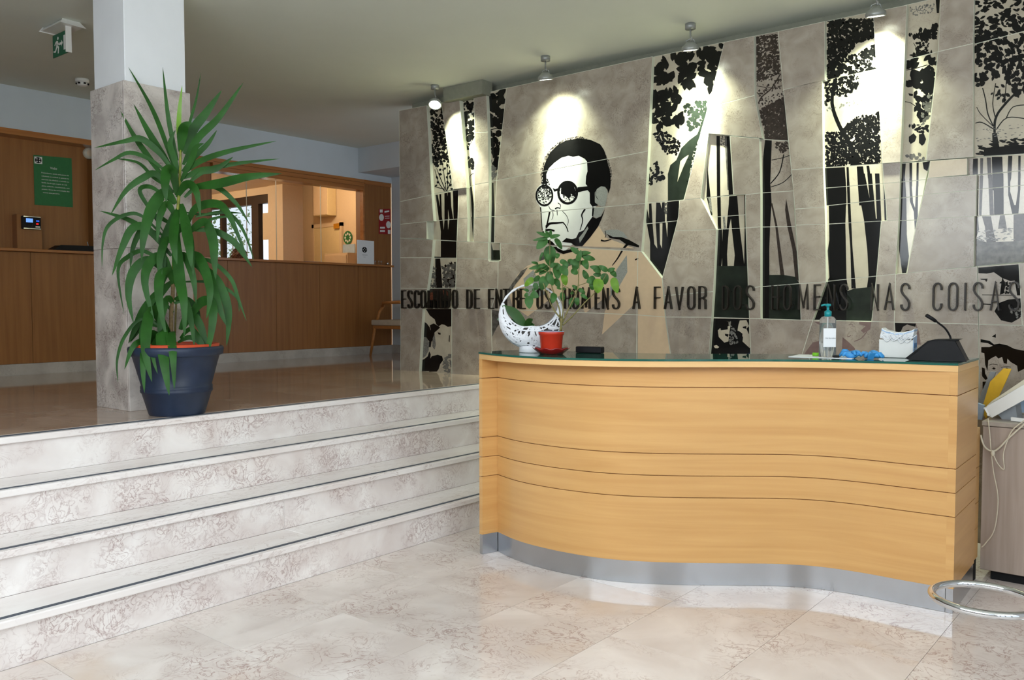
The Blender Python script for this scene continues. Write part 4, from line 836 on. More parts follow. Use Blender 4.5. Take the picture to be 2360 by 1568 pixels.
# ================================================================== COLUMN
co = thing('column', 'square white column clad in grey-veined marble on its lower part', 'column', (-5.05, 2.625, HP))
cx0, cx1, cy0, cy1, ct = -5.256, -4.844, 2.42, 2.832, 2.675
MB().box((cx0+.018, cy0+.018, HP), (cx1-.018, cy1-.018, ZC)).build('plaster_shaft', M['plaster'], co, bevel=.004)
for z0, z1 in ((HP, 1.722), (1.7235, ct)):
    MB().box((cx1-.02, cy0, z0), (cx1, cy1, z1)).build('marble_slab', M['colst'], co, bevel=.002)
    MB().box((cx0+.0, cy0, z0), (cx1-.021, cy0+.02, z1)).build('marble_slab', M['colst'], co, bevel=.002)
    MB().box((cx0, cy0+.021, z0), (cx0+.02, cy1, z1)).build('marble_slab', M['colst'], co)
    MB().box((cx0+.021, cy1-.02, z0), (cx1-.021, cy1, z1)).build('marble_slab', M['colst'], co)

# ================================================================== SPOTLIGHTS
SP = [((995, 200), (-5.245, 5.36), 1, 'leftmost ceiling spotlight, its lit face turned to the room'), ((1257, 130), (-3.989, 5.276), 0, 'ceiling spotlight over the printed portrait'),
      ((1591, 55), (-2.776, 5.289), 0, 'ceiling spotlight over the big printed leaves'), ((2040, -20), (-1.60, 5.37), 0, 'ceiling spotlight over the bright blank panel at the right, cut by the top edge')]
for (px, (x, y), lit, lab) in SP:
    t = thing('ceiling_spotlight', lab, 'spotlight', (x, y, ZC), 'spotlights washing the mural')
    MB().lathe([(0, 0), (.036, 0), (.036, -.035), (0, -.035)], (x, y, ZC), 18).build('ceiling_rose', M['lamp'], t)
    MB().tube([(x, y, ZC-.03), (x+.004, y-.004, ZC-.09), (x+.012, y-.004, ZC-.095), (x+.008, y, ZC-.115)], .006, 6).build('stem', M['lamp'], t)
    hz = ZC-.155; hc = Vector((x, y, hz))
    aim = (Vector((.30, -.42, -.8)) if lit else Vector((-.06, .20, -.97))).normalized()
    R = aim.to_track_quat('-Z', 'Y').to_matrix()
    def rot(mb): mb.v = [tuple(hc+R @ Vector(v)) for v in mb.v]; return mb
    rot(MB().lathe([(0, .034), (.022, .034), (.034, .022), (.054, .006), (.058, -.004), (.058, -.020), (.052, -.022), (.05, -.012), (0, -.006)], (0, 0, 0), 22)).build('lamp_head', M['lamp'], t)
    rot(MB().lathe([(0, -.017), (.048, -.017), (.048, -.020), (0, -.020)], (0, 0, 0), 20)).build('lamp_lens', M['bulb'], t)
    rot(MB().tube([(-.030, .012, .022), (-.024, .012, .046), (0, .012, .054), (.024, .012, .046), (.030, .012, .022)], .004, 6)).build('yoke', M['lamp'], t)
    l = bpy.data.lights.new('spot_beam', 'SPOT'); l.energy = (260, 220, 230, 250)[SP.index((px, (x, y), lit, lab))]; l.color = (.93, 1, .78); l.spot_size = math.radians(46); l.spot_blend = .85; l.shadow_soft_size = .03
    lo = bpy.data.objects.new('spot_beam', l); C.objects.link(lo); lo.location = (x-.01 if not lit else x+.05, y+(.045), hz-.04)
    tgt = Vector((x-.05 if not lit else x+.20, YM, (2.62, 2.70, 2.66, 2.60)[SP.index((px, (x, y), lit, lab))])); lo.rotation_euler = (tgt-lo.location).to_track_quat('-Z', 'Y').to_euler()
    lo.parent = t; lo.matrix_parent_inverse = Matrix.Translation(-Vector((x, y, ZC)))
    l2_ = bpy.data.lights.new('spot_spill', 'SPOT'); l2_.energy = (70, 60, 60, 130)[SP.index((px, (x, y), lit, lab))]; l2_.color = (.88, 1, .74); l2_.spot_size = math.radians(110); l2_.spot_blend = 1; l2_.shadow_soft_size = .03
    lo2_ = bpy.data.objects.new('spot_spill', l2_); C.objects.link(lo2_); lo2_.location = lo.location; lo2_.rotation_euler = lo.rotation_euler
    lo2_.parent = t; lo2_.matrix_parent_inverse = Matrix.Translation(-Vector((x, y, ZC)))

# ================================================================== EXIT SIGN, SMOKE DETECTOR, FAR WALL FITTINGS
ex = thing('exit_sign', 'green emergency exit sign hanging from the ceiling left of the column', 'sign', (-6.05, 2.60, ZC))
MB().prism([(-6.22,2.56,ZC),(-6.22,2.66,ZC),(-6.20,2.69,ZC-.035),(-6.20,2.53,ZC-.035)], (.30, 0, 0)).build('housing', M['white'], ex, bevel=.006, bseg=2)
pl = MB().box((-6.18, 2.600, 3.075), (-5.955, 2.606, 3.225)).build('sign_board', M['exitg'], ex)
MB().box((-5.953, 2.585, 3.075), (-5.943, 2.622, 3.25)).build('side_rail', M['white'], ex)
def sgn(u, v): return Vector((-6.18+.225*u, 2.5995, 3.075+.15*v))
mb = MB(); tw = Vector((0,-1,0))
mb.sheet([sgn(*p) for p in ((.74,.18),(.94,.18),(.94,.82),(.74,.82))], 0, tw)
mb.sheet([sgn(*p) for p in ((.46,.46),(.60,.46),(.58,.36),(.70,.52),(.58,.68),(.60,.57),(.46,.57))], 0, tw)
mb.sheet([sgn(*p) for p in ell(.37, .79, .045, .07, 12)], 0, tw)
for pl_ in ([(.20,.66),(.28,.70),(.38,.66),(.34,.44),(.24,.42),(.26,.58)], [(.24,.44),(.16,.28),(.05,.30),(.05,.24),(.20,.20),(.32,.42)], [(.28,.42),(.36,.36),(.34,.12),(.40,.12),(.44,.40),(.34,.48)], [(.34,.66),(.42,.56),(.46,.48),(.42,.46),(.34,.58)], [(.20,.66),(.12,.54),(.16,.50),(.24,.60)]):
    mb.sheet([sgn(*p) for p in pl_], 0, tw)
mb.build('pictogram', M['white'], pl)
sd = thing('smoke_detector', 'round white smoke detector on the ceiling near the column', 'detector', (-7.39, 3.34, ZC))
MB().lathe([(0,0),(.055,0),(.055,-.02),(.04,-.028),(0,-.028)], (-7.39,3.34,ZC), 22).build('base', M['white'], sd)
MB().lathe([(0,-.026),(.042,-.026),(.040,-.05),(.02,-.058),(0,-.058)], (-7.39,3.34,ZC), 22).build('chamber', M['white'], sd)
for k in range(6):
    a = k*PI/3; MB().box((-7.39+.041*math.cos(a)-.008, 3.34+.041*math.sin(a)-.008, ZC-.045), (-7.39+.041*math.cos(a)+.008, 3.34+.041*math.sin(a)+.008, ZC-.033)).build('vent_slot', M['blackm'], sd)
XU = XF-.16
po = thing('green_poster', 'green notice with white text on the oak wall left of the column', 'poster', (XU, 3.45, 2.5))
a = onX(77,357,XU+.004); b = onX(165,365,XU+.004); c_ = onX(168,478,XU+.004); d_ = onX(80,472,XU+.004)
MB().prism([a,b,c_,d_], (-.003,0,0)).build('sheet', M['green'], po)
def pu(u, v): return a.lerp(b, u).lerp(d_.lerp(c_, u), v)+Vector((.0006,0,0))
mb = MB(); twx = Vector((1,0,0)); mb.sheet([pu(*p) for p in ((.02,.03),(.22,.03),(.22,.17),(.02,.17))], 0, twx); mb.build('logo_square', M['white'], po)
mb = MB(); mb.sheet([pu(*p)+Vector((.0004,0,0)) for p in ell(.12,.10,.085,.06,16)], 0, twx); mb.build('logo_disc', M['black'], po)
mb = MB()
for k in range(4):
    A = k*PI/2+PI/4; mb.sheet([pu(.12+.05*math.cos(A)+x*.022, .10+.035*math.sin(A)+y*.016)+Vector((.0008,0,0)) for x, y in ((-1,0),(0,-1),(1,0),(0,1))], 0, twx)
mb.build('logo_petals', M['white'], po)
def text(s, size, loc, rx, name, mat, parent, align='LEFT'):
    cu = bpy.data.curves.new(name, 'FONT'); cu.body = s; cu.size = size; cu.align_x = align; cu.extrude = .0002
    o = bpy.data.objects.new(name+'_tmp', cu); C.objects.link(o); bpy.context.view_layer.update()
    me = bpy.data.meshes.new_from_object(o.evaluated_get(bpy.context.evaluated_depsgraph_get())); bpy.data.objects.remove(o)
    me.materials.clear(); me.materials.append(mat); off = Vector((0,0,0)); q_ = parent
    while q_ is not None: off += q_.location; q_ = q_.parent
    R = rx.to_matrix() if hasattr(rx, 'to_matrix') else rx
    for v in me.vertices: v.co = R @ v.co + Vector(loc)-off
    ob = bpy.data.objects.new(name, me); C.objects.link(ob); ob.parent = parent; return ob
RXp = Matrix(((0,0,1),(1,0,0),(0,1,0)))      # text facing +x, reading along +y
RYm = Matrix(((1,0,0),(0,0,-1),(0,1,0)))     # text facing -y, reading along +x
text('Visão', .028, pu(.42,.255), RXp, 'heading', M['white'], po)
for k, s in enumerate(['Pretendemos, sendo uma pessoa de', 'referência no cuidado às pessoas no', 'exercício da cidadania e inclusão e a', 'família dando que o apoio da vida', 'plena, cuidando, reconhecendo, uma', 'pessoa é força das comunidades dos', '  outros seus parceiros']):
    text(s, .0165, pu(.19,.355+.066*k), RXp, 'text_line', M['white'], po)
dv = thing('access_terminal', 'black time clock terminal with lit screen on a wooden mount', 'terminal', (XF-.1, 3.19, 2.1))
p0, p1 = onX(38,493,XF-.06), onX(98,571,XF-.06)
MB().box((XU, p0.y, 1.881), (XF-.06, p1.y, p0.z)).build('wooden_mount', M['oak'], dv, bevel=.002)
q0, q1 = onX(51,497,XF-.03), onX(95,530,XF-.03)
tb = MB().box((XF-.06, q0.y, q1.z), (XF-.03, q1.y, q0.z)).build('terminal_case', M['black'], dv, bevel=.004)
MB().box((XF-.03, q0.y+.01, q0.z-.008), (XF-.027, q1.y-.004, q0.z-.002)).build('chrome_band', M['chrome'], tb)
MB().box((XF-.03, q0.y+.01, q1.z+.002), (XF-.027, q1.y-.004, q1.z+.010)).build('chrome_band', M['chrome'], tb)
w_ = q1.y-q0.y; h_ = q0.z-q1.z
MB().box((XF-.03, q0.y+w_*.2, q1.z+h_*.52), (XF-.0285, q0.y+w_*.56, q1.z+h_*.82)).build('lit_screen', M['screen'], tb)
MB().box((XF-.03, q0.y+w_*.74, q1.z+h_*.62), (XF-.0285, q0.y+w_*.90, q1.z+h_*.70)).build('blue_light', M['ledb'], tb)
MB().box((XF-.03, q0.y+w_*.74, q1.z+h_*.38), (XF-.0285, q0.y+w_*.86, q1.z+h_*.48)).build('red_light', M['ledr'], tb)
MB().box((XF-.03, q0.y+w_*.70, q1.z+h_*.16), (XF-.0285, q0.y+w_*.94, q1.z+h_*.26)).build('white_tag', M['white'], tb)
for i in range(4):
    for j in range(2): MB().box((XF-.03, q0.y+w_*(.2+.1*i), q1.z+h_*(.18+.13*j)), (XF-.0288, q0.y+w_*(.26+.1*i), q1.z+h_*(.26+.13*j))).build('key', M['blackm'], tb)
rs = thing('wall_speaker', 'round cream siren on the oak wall beside the column', 'siren', tuple(onX(204,354,XU)))
rc = onX(204,354,XU)
def diskx(c, prof, name, mat, parent, seg=24):
    mb = MB().lathe(prof, (0,0,0), seg); mb.v = [(c[0]+v[2], c[1]+v[0], c[2]+v[1]) for v in mb.v]; return mb.build(name, mat, parent)
diskx(rc, [(0,.03),(.046,.03),(.052,.02),(.054,0)], 'body', M['offwhite'], rs)
diskx(rc, [(.0,.034),(.024,.034),(.030,.030)], 'grille', M['cream'], rs)
tl = thing('desk_telephone', 'low black switchboard unit with pen lying on the far counter', 'telephone', (XF-.12, 3.52, 1.88))
b0 = onX(112,571,XF-.10); b1_ = onX(126,562,XF-.10); b2_ = onX(218,565,XF-.10); b3_ = onX(218,577,XF-.10)
MB().prism([Vector((XF-.04, b0.y, 1.881)), Vector((XF-.04, b1_.y+.03, 1.93)), Vector((XF-.04, 3.85, 1.935)), Vector((XF-.04, 3.85, 1.881))], (-.12, 0, 0)).build('console_body', M['black'], tl, bevel=.003)
MB().tube([(XF-.06, 3.70, 1.93), (XF-.06, 3.69, 1.975)], .004, 6).build('pen', M['greyc'], tl)
rp = thing('red_poster', 'small red notice with white circles on the oak panel by the opening', 'poster', (XF, 7.34, 2.42))
a = onX(873,482,XF+.003); b = onX(900,481.5,XF+.003); c_ = onX(901,541,XF+.003); d_ = onX(873,539,XF+.003)
MB().prism([a,b,c_,d_], (-.0025,0,0)).build('sheet', M['red'], rp)
mb = MB()
for s_ in (ell(.22,.34,.2,.14,16), ell(.8,.62,.2,.14,16), [(.08,.02),(.32,.02),(.32,.14),(.08,.14)], [(.48,.08),(.88,.06),(.88,.12),(.48,.15)], [(.1,.72),(.5,.71),(.5,.78),(.1,.79)], [(.1,.85),(.5,.84),(.5,.91),(.1,.92)], [(.74,.82),(.96,.82),(.96,.98),(.74,.98)], [(.5,.28),(.9,.27),(.9,.29),(.5,.3)], [(.5,.36),(.9,.35),(.9,.37),(.5,.38)]):
    mb.sheet([pu(*p)+Vector((.0004,0,0)) for p in s_], 0, twx)
mb.build('white_print', M['white'], rp)
# counter sign and small glassware
cs = thing('counter_sign', 'white notice board with black emblem standing on the far counter', 'sign', (XF-.08, 7.02, 1.88))
XS = XF+.045
a = onX(823,553,XS); b = onX(862,556,XS); c_ = onX(862,606,XS); d_ = onX(824,605,XS)
MB().box((XS, a.y, 1.881), (XS-.006, b.y, a.z)).build('board', M['paper'], cs)
d_ = Vector((XS, a.y, 1.881)); c_ = Vector((XS, b.y, 1.881)); b = Vector((XS, b.y, a.z))
MB().sheet([pu(*p) for p in ell(.43,.40,.15,.12,18)], 0, twx).build('emblem', M['black'], cs)
mb = MB()
for k in range(4):
    A = k*PI/2; mb.sheet([pu(.43+.08*math.cos(A)+x*.03, .40+.065*math.sin(A)+y*.025)+Vector((.0003,0,0)) for x, y in ((-1,0),(0,-1),(1,0),(0,1))], 0, twx)
mb.build('emblem_petals', M['white'], cs)
MB().box((XS-.006, a.y+.05, 1.881), (XS-.04, b.y-.05, 1.885)).build('foot', M['white'], cs)
text('RECEÇÃO', .018, pu(.3,.64), RXp, 'text_line', M['greyc'], cs); text('horário', .012, pu(.36,.72), RXp, 'text_line', M['greyc'], cs)
for k, (px, lab) in enumerate(((843, 'little glass ornament left of three on the far counter'), (851, 'little glass ornament in the middle of three on the far counter'), (857, 'little glass ornament right of three on the far counter'))):
    p = onX(px+22, 608, XF+.03); o = MB().lathe([(0,0),(.012,0),(.012,.003),(.003,.008),(.003,.022),(.012,.034),(.011,.048),(.009,.048),(.010,.034),(0,.026)], (XF+.03, p.y, 1.881), 14).build('glass_ornament', M['clear']); tag(o, lab, 'ornament', 'glass ornaments on the far counter')
o = MB().box((XF-.2, 6.15, 1.881), (XF-.05, 6.42, 1.888)).build('blue_leaflet', M['lblue']); tag(o, 'blue leaflet lying flat on the far counter', 'leaflet')
p = onX(893,609,XF+.03); o = MB().lathe([(0,0),(.014,0),(.016,.02),(.012,.03),(0,.032)], (XF+.03, p.y, 1.881), 14).build('desk_bell', M['chrome']); tag(o, 'small metal bell on the far counter under the red notice', 'bell')

# ---- office objects
dr = thing('door', 'cream office door with knob behind the service opening', 'door', (-12.5, 9.98, HP))
leaf = MB().box((-12.87, 9.96, HP), (-12.14, 9.999, 2.785)).build('door_leaf', M['creamd'], dr)
for x0, x1, z1 in ((-12.93,-12.87,2.85), (-12.14,-12.08,2.85)): MB().box((x0, 9.95, HP), (x1, 9.999, z1)).build('frame_post', M['cream'], dr)
MB().box((-12.93, 9.95, 2.785), (-12.08, 9.999, 2.85)).build('frame_head', M['cream'], dr)
MB().ball((-12.79, 9.93, 2.02-.05), .03).build('door_knob', M['lamp'], dr)
MB().box((-12.55, 9.955, 2.0), (-12.42, 9.96, 2.04)).build('name_plate', M['gold'], dr)
MB().box((-12.80, 9.955, 2.10), (-12.72, 9.96, 2.13)).build('lock_plate', M['gold'], dr)
o = MB().box((-12.27, 9.925, 2.74), (-12.12, 9.935, 2.83)).build('warning_sign', M['gold']); tag(o, 'small ochre sign at the top corner of the office door', 'sign')
em = thing('wall_emblem', 'round green emblem on the office wall right of the door', 'emblem', (-11.95, 9.98, 2.57))
mb = MB(); mb.sheet([Vector((-11.95+p[0], 9.985, 2.57+p[1])) for p in ell(0,0,.12,.12,24)], 0, tw); mb.build('emblem_disc', M['green'], em)
mb = MB()
for k in range(8):
    A = k*PI/4; mb.sheet([Vector((-11.95+.07*math.cos(A)+x*.026, 9.983, 2.57+.07*math.sin(A)+y*.026)) for x, y in ((-1,0),(0,-1),(1,0),(0,1))], 0, tw)
mb.build('emblem_petals', M['white'], em)
o = MB().box((-12.12, 9.98, 2.29), (-11.76, 9.99, 2.45)).build('notice', M['pblue']); tag(o, 'pale blue notice sheet on the office wall beneath the round emblem', 'notice')
cb = thing('filing_cabinet', 'low beige filing cabinet right of the office door', 'cabinet', (-11.9, 9.8, HP))
MB().box((-12.12, 9.6, HP+.001), (-11.5, 9.94, 2.27)).build('carcass', M['cream'], cb)
for k in range(3): MB().box((-12.10, 9.585, HP+.05+.48*k), (-11.52, 9.6, HP+.50+.48*k)).build('drawer', M['cream'], cb)
wc = thing('wall_cupboard', 'cream cupboard fixed high above the office door', 'cupboard', (-12.45, 9.9, 3.0))
MB().box((-12.67, 9.8, 2.98), (-12.27, 9.99, 3.55)).build('carcass', M['creamd'], wc); MB().box((-12.66, 9.788, 2.99), (-12.28, 9.8, 3.54)).build('cupboard_door', M['cream'], wc)
# person at the office desk
pr_ = thing('person', 'person with short brown hair sitting behind the oak counter', 'person', (-9.6, 6.26, HP))
def skin_body(name, joints, edges, mat, parent):
    me = bpy.data.meshes.new(name); me.from_pydata([j[0] for j in joints], edges, [])
    o = bpy.data.objects.new(name, me); C.objects.link(o)
    md = o.modifiers.new('skin', 'SKIN'); md.use_smooth_shade = True
    for i, j in enumerate(joints): me.skin_vertices[0].data[i].radius = j[1]
    me.skin_vertices[0].data[0].use_root = True
    s_ = o.modifiers.new('sub', 'SUBSURF'); s_.levels = 1; s_.render_levels = 1
    me.materials.append(mat); o.parent = parent; return o
skin_body('body', [((0,0,.50),(.15,.13)), ((0,0,.75),(.14,.11)), ((0,0,.98),(.17,.11)), ((0,0,1.06),(.06,.06)), ((0,0,1.12),(.05,.05)), ((0,0,1.22),(.075,.085)),
     ((0,.19,.98),(.055,.055)), ((.08,.24,.74),(.045,.045)), ((.30,.18,.72),(.035,.035)), ((0,-.19,.98),(.055,.055)), ((.08,-.24,.74),(.045,.045)), ((.30,-.18,.72),(.035,.035)),
     ((.1,.10,.48),(.085,.08)), ((.45,.11,.48),(.06,.06)), ((.45,.11,.06),(.045,.045)), ((.1,-.10,.48),(.085,.08)), ((.45,-.11,.48),(.06,.06)), ((.45,-.11,.06),(.045,.045))],
     [(0,1),(1,2),(2,3),(3,4),(4,5),(2,6),(6,7),(7,8),(2,9),(9,10),(10,11),(0,12),(12,13),(13,14),(0,15),(15,16),(16,17)], M['cloth'], pr_)
hx, hy, hzz = -9.6, 6.26, HP+1.19
MB().ball((hx,hy,hzz), .088, .078, .108, 18, 12).build('head', M['skin'], pr_)
mb = MB().ball((hx-.012,hy,hzz+.022), .100, .094, .112, 20, 12)
rh = random.Random(3)
for k in range(260):
    th = rh.uniform(0, 2*PI); ph = rh.uniform(0, 1.5); n = Vector((math.sin(ph)*math.cos(th), math.sin(ph)*math.sin(th), math.cos(ph)))
    p = Vector((hx-.012,hy,hzz+.022))+Vector((n.x*.1, n.y*.094, n.z*.112)); tdir = Vector((rh.gauss(0,1), rh.gauss(0,1), rh.gauss(0,1))).cross(n).normalized()
    mb.tube([p, p+tdir*.02+n*.010, p+tdir*.04+n*.004], [.003,.003,.001], 3)
mb.build('hair', M['hair'], pr_)
oc = thing('office_chair', 'dark office chair under the person behind the counter', 'chair', (-9.62, 6.26, HP))
MB().lathe([(0,.40),(.23,.40),(.24,.43),(.22,.46),(0,.46)], (-9.6,6.26,HP), 24).build('seat', M['blackm'], oc)
MB().box((-9.87,6.05,HP+.5),(-9.83,6.47,HP+.95)).build('backrest', M['blackm'], oc, bevel=.02)
MB().tube([(-9.6,6.26,HP+.08),(-9.6,6.26,HP+.40)], .025).build('pole', M['lamp'], oc)
for k in range(5):
    A = k*2*PI/5; MB().tube([(-9.6,6.26,HP+.08),(-9.6+.27*math.cos(A),6.26+.27*math.sin(A),HP+.03)], .018).build('foot', M['blackm'], oc)
MB().box((-9.85,6.24,HP+.42),(-9.82,6.28,HP+.6)).build('back_bracket', M['lamp'], oc)
# office lamps (warm)
for i, (x, y) in enumerate(((-9.3, 5.4), (-11.3, 5.9), (-11.6, 9.0))):
    zt = 3.088 if y < 7 else 3.598
    o = MB().lathe([(0,0),(.10,0),(.10,-.02),(0,-.02)], (x,y,zt), 24).build('ceiling_lamp', M['bulb']); tag(o, ('round warm ceiling lamp just inside the service opening', 'round warm ceiling lamp near the office window', 'round warm ceiling lamp by the office door')[i], 'lamp', 'office ceiling lamps')
    l = bpy.data.lights.new('office_light', 'POINT'); l.energy = (34, 44, 26)[i]; l.color = (1, .78, .52); l.shadow_soft_size = .1
    lo = bpy.data.objects.new('office_light', l); C.objects.link(lo); lo.location = (x, y, zt-.12)
# garden outside the office window
tb_ = thing('garden_tree', 'bare grey tree outside the office window', 'tree', (-15.2, 8.2, .45))
tp = dep(530, 590, 19.0)
MB().tube([(-15.2,8.2,.44),(-15.22,8.2,1.5),(-15.1,8.2,2.4),(-15.2,8.25,3.9)], [.11,.10,.09,.07], 10).build('trunk', M['bark'], tb_)
for k in range(26):
    z = RND.uniform(1.6, 3.2); a = RND.uniform(0, 2*PI); s0 = Vector((-15.15, 8.2, z)); e = s0+Vector((RND.uniform(-1.1, 1.0), RND.uniform(-.5, .5), RND.uniform(-.2, .8)))
    MB().tube([s0, s0.lerp(e, .5)+Vector((0, 0, .1)), e], [.018,.012,.005], 5).build('branch', M['bark'], tb_)
bsh = thing('garden_shrub', 'leafy shrub outside the right pane of the office window', 'shrub', (-14.5, 9.25, .45))
mb = MB(); rh = random.Random(9)
for k in range(900):
    c0 = Vector((rh.uniform(-15.2, -13.9), rh.uniform(8.9, 9.6), rh.uniform(.8, 3.6)))
    u = Vector((rh.gauss(0,1), rh.gauss(0,1), rh.gauss(0,1))).normalized(); v = u.orthogonal().normalized(); s_ = rh.uniform(.02, .05)
    mb.add([c0-u*s_, c0+v*s_*.5, c0+u*s_, c0-v*s_*.5], [(0,1,2,3)])
fo = mb.build('foliage', M['bushleaf'], bsh); fo['kind'] = 'stuff'
MB().tube([(-14.5,9.25,.44),(-14.4,9.25,2.6)], [.03,.01], 6).build('stem', M['bark'], bsh)

# ================================================================== CHAIR BEHIND THE MURAL
ch = thing('armchair', 'light wood armchair with beige cushion half hidden behind the mural', 'chair', (-7.45, 6.86, HP))
def leg(p, q, r=.02): return MB().tube([p, q], [r*.75, r], 8).build('leg', M['chairw'], ch)
xa, xb_, ya, yb = -7.74, -7.18, 6.84, 7.38
leg((xa-.05, ya-.0, HP), (xa+.03, ya+.01, HP+.36)); leg((xb_+.04, ya, HP), (xb_-.02, ya+.01, HP+.36)); leg((xa-.02, yb, HP), (xa+.03, yb-.03, HP+.36)); leg((xb_+.04, yb, HP), (xb_-.02, yb-.03, HP+.36))
MB().box((xa, ya-.01, HP+.325), (xb_, yb, HP+.365)).build('seat_frame', M['chairw'], ch, bevel=.01, bseg=2)
MB().box((xa-.015, ya-.02, HP+.366), (xb_+.01, yb-.04, HP+.43)).build('cushion', M['cushion'], ch, bevel=.015, bseg=3)
for x in (xa, xb_-.03):
    MB().tube([(x+.03, ya+.02, HP+.36), (x+.06, ya+.05, HP+.52), (x+.08, ya+.10, HP+.60)], .018).build('arm_post', M['chairw'], ch)
MB().tube([(xa+.08, ya+.08, HP+.60), (xa+.14, ya+.04, HP+.632), (xb_-.14, ya+.04, HP+.640), (xb_-.06, ya+.10, HP+.61)], .02).build('arm_rail', M['chairw'], ch)
MB().box((xa+.05, yb-.03, HP+.36), (xb_-.05, yb, HP+.74)).build('backrest', M['chairw'], ch, bevel=.01)

# ================================================================== RECEPTION DESK
dk_ = thing('reception_desk', 'curved maple reception desk with green glass top and steel plinth', 'desk', (-2.0, 4.0, 0))
PC = [(-3.085,3.640),(-2.93,3.585),(-2.78,3.558),(-2.58,3.556),(-2.36,3.592),(-2.17,3.674),(-1.99,3.79),(-1.80,3.935),(-1.62,4.068),(-1.45,4.148),(-1.27,4.180),(-1.08,4.186),(-.905,4.195)]
FC = [(-3.138,3.545),(-2.95,3.468),(-2.72,3.42),(-2.50,3.425),(-2.30,3.485),(-2.09,3.60),(-1.93,3.72),(-1.77,3.85),(-1.60,3.97),(-1.45,4.05),(-1.29,4.115),(-1.13,4.155),(-.871,4.195)]
BC = [(-3.105,3.93),(-2.80,3.92),(-2.50,3.96),(-2.20,4.08),(-1.90,4.30),(-1.60,4.50),(-1.35,4.61),(-1.10,4.67),(-.884,4.69)]
def sm(P, n=6): return [(p.x, p.y) for p in catmull([(a, b, 0) for a, b in P], n)]
PCs, FCs, BCs = sm(PC), sm(FC), sm(BC)
def offs(P, d):
    out = []
    for i in range(len(P)):
        a = Vector(P[max(i-1, 0)]); b = Vector(P[min(i+1, len(P)-1)]); t = (b-a).normalized(); out.append((P[i][0]-t.y*d, P[i][1]+t.x*d))
    return out
def strip(P, th, z0, z1, name, mat, parent):
    Q = offs(P, th); n = len(P); vs = []
    for i in range(n): vs += [(P[i][0],P[i][1],z0),(P[i][0],P[i][1],z1),(Q[i][0],Q[i][1],z1),(Q[i][0],Q[i][1],z0)]
    mb = MB()
    for k in range(4): mb.add(vs, [(i*4+k, i*4+(k+1) % 4, i*4+4+(k+1) % 4, i*4+4+k)[::-1] for i in range(n-1)], 0, True)
    mb.add(vs, [(0,1,2,3), tuple((n-1)*4+k for k in range(4))[::-1]])
    return mb.build(name, mat, parent)
bands = [(.113,.437),(.441,.5455),(.5495,.655),(.659,.984),(.988,1.092)]
for z0, z1 in bands:
    strip(PCs, .018, z0, z1, 'front_panel', M['desk'], dk_)
    MB().prism([(-3.138,3.545,z0),(-3.114,3.543,z0),(-3.080,3.66,z0),(-3.078,3.925,z0),(-3.103,3.925,z0)], (0,0,z1-z0)).build('side_panel', M['desk'], dk_)
    MB().prism([(-.905,4.195,z0),(-.871,4.195,z0),(-.884,4.69,z0),(-.908,4.69,z0)], (0,0,z1-z0)).build('side_panel', M['desk'], dk_)
strip(offs(PCs, .010), .012, .10, 1.09, 'panel_core', M['groove'], dk_)
MB().prism([(-3.130,3.553,.02),(-3.118,3.551,.02),(-3.088,3.66,.02),(-3.088,3.92,.02),(-3.098,3.92,.02)], (0,0,1.07)).build('side_core', M['groove'], dk_)
MB().prism([(-.900,4.203,.02),(-.878,4.203,.02),(-.890,4.685,.02),(-.903,4.685,.02)], (0,0,1.07)).build('side_core', M['groove'], dk_)
strip(offs(PCs, .003), .012, 0.001, .112, 'plinth', M['steel'], dk_)
MB().prism([(-3.137,3.547,.001),(-3.115,3.545,.001),(-3.083,3.66,.001),(-3.080,3.92,.001),(-3.10,3.92,.001)], (0,0,.111)).build('plinth', M['steel'], dk_)
MB().prism([(-.903,4.197,.001),(-.873,4.197,.001),(-.886,4.68,.001),(-.906,4.68,.001)], (0,0,.111)).build('plinth', M['steel'], dk_)
loop = FCs+BCs[::-1]
MB().prism([(x,y,1.0925) for x,y in loop], (0,0,.028)).build('top_board', M['deskedge'], dk_)
lo_ = offs(FCs, -.004); lo2 = [(x, y+.004) for x, y in BCs]
MB().prism([(x,y,1.1215) for x,y in lo_+lo2[::-1]], (0,0,.0095), 0, 1).build('glass_top', [M['glass'], M['glassedge']], dk_)
strip(offs(BCs, .0)[::-1], -.016, .78, 1.09, 'back_panel', M['desk'], dk_)
# lower worktop unit behind the raised front
for z0, z1 in ((.113,.265),(.269,.395),(.399,.575),(.579,.745)):
    MB().box((-.925, 4.70, z0), (-.893, 4.815, z1)).build('rear_panel', M['desk'], dk_)
MB().box((-2.4, 4.70, .745), (-.893, 4.815, .775)).build('rear_worktop', M['deskedge'], dk_)
MB().box((-2.4, 4.715, .02), (-.900, 4.80, .745)).build('rear_core', M['groove'], dk_)
MB().box((-2.39, 4.71, .001), (-.898, 4.81, .112)).build('rear_plinth', M['blackm'], dk_)

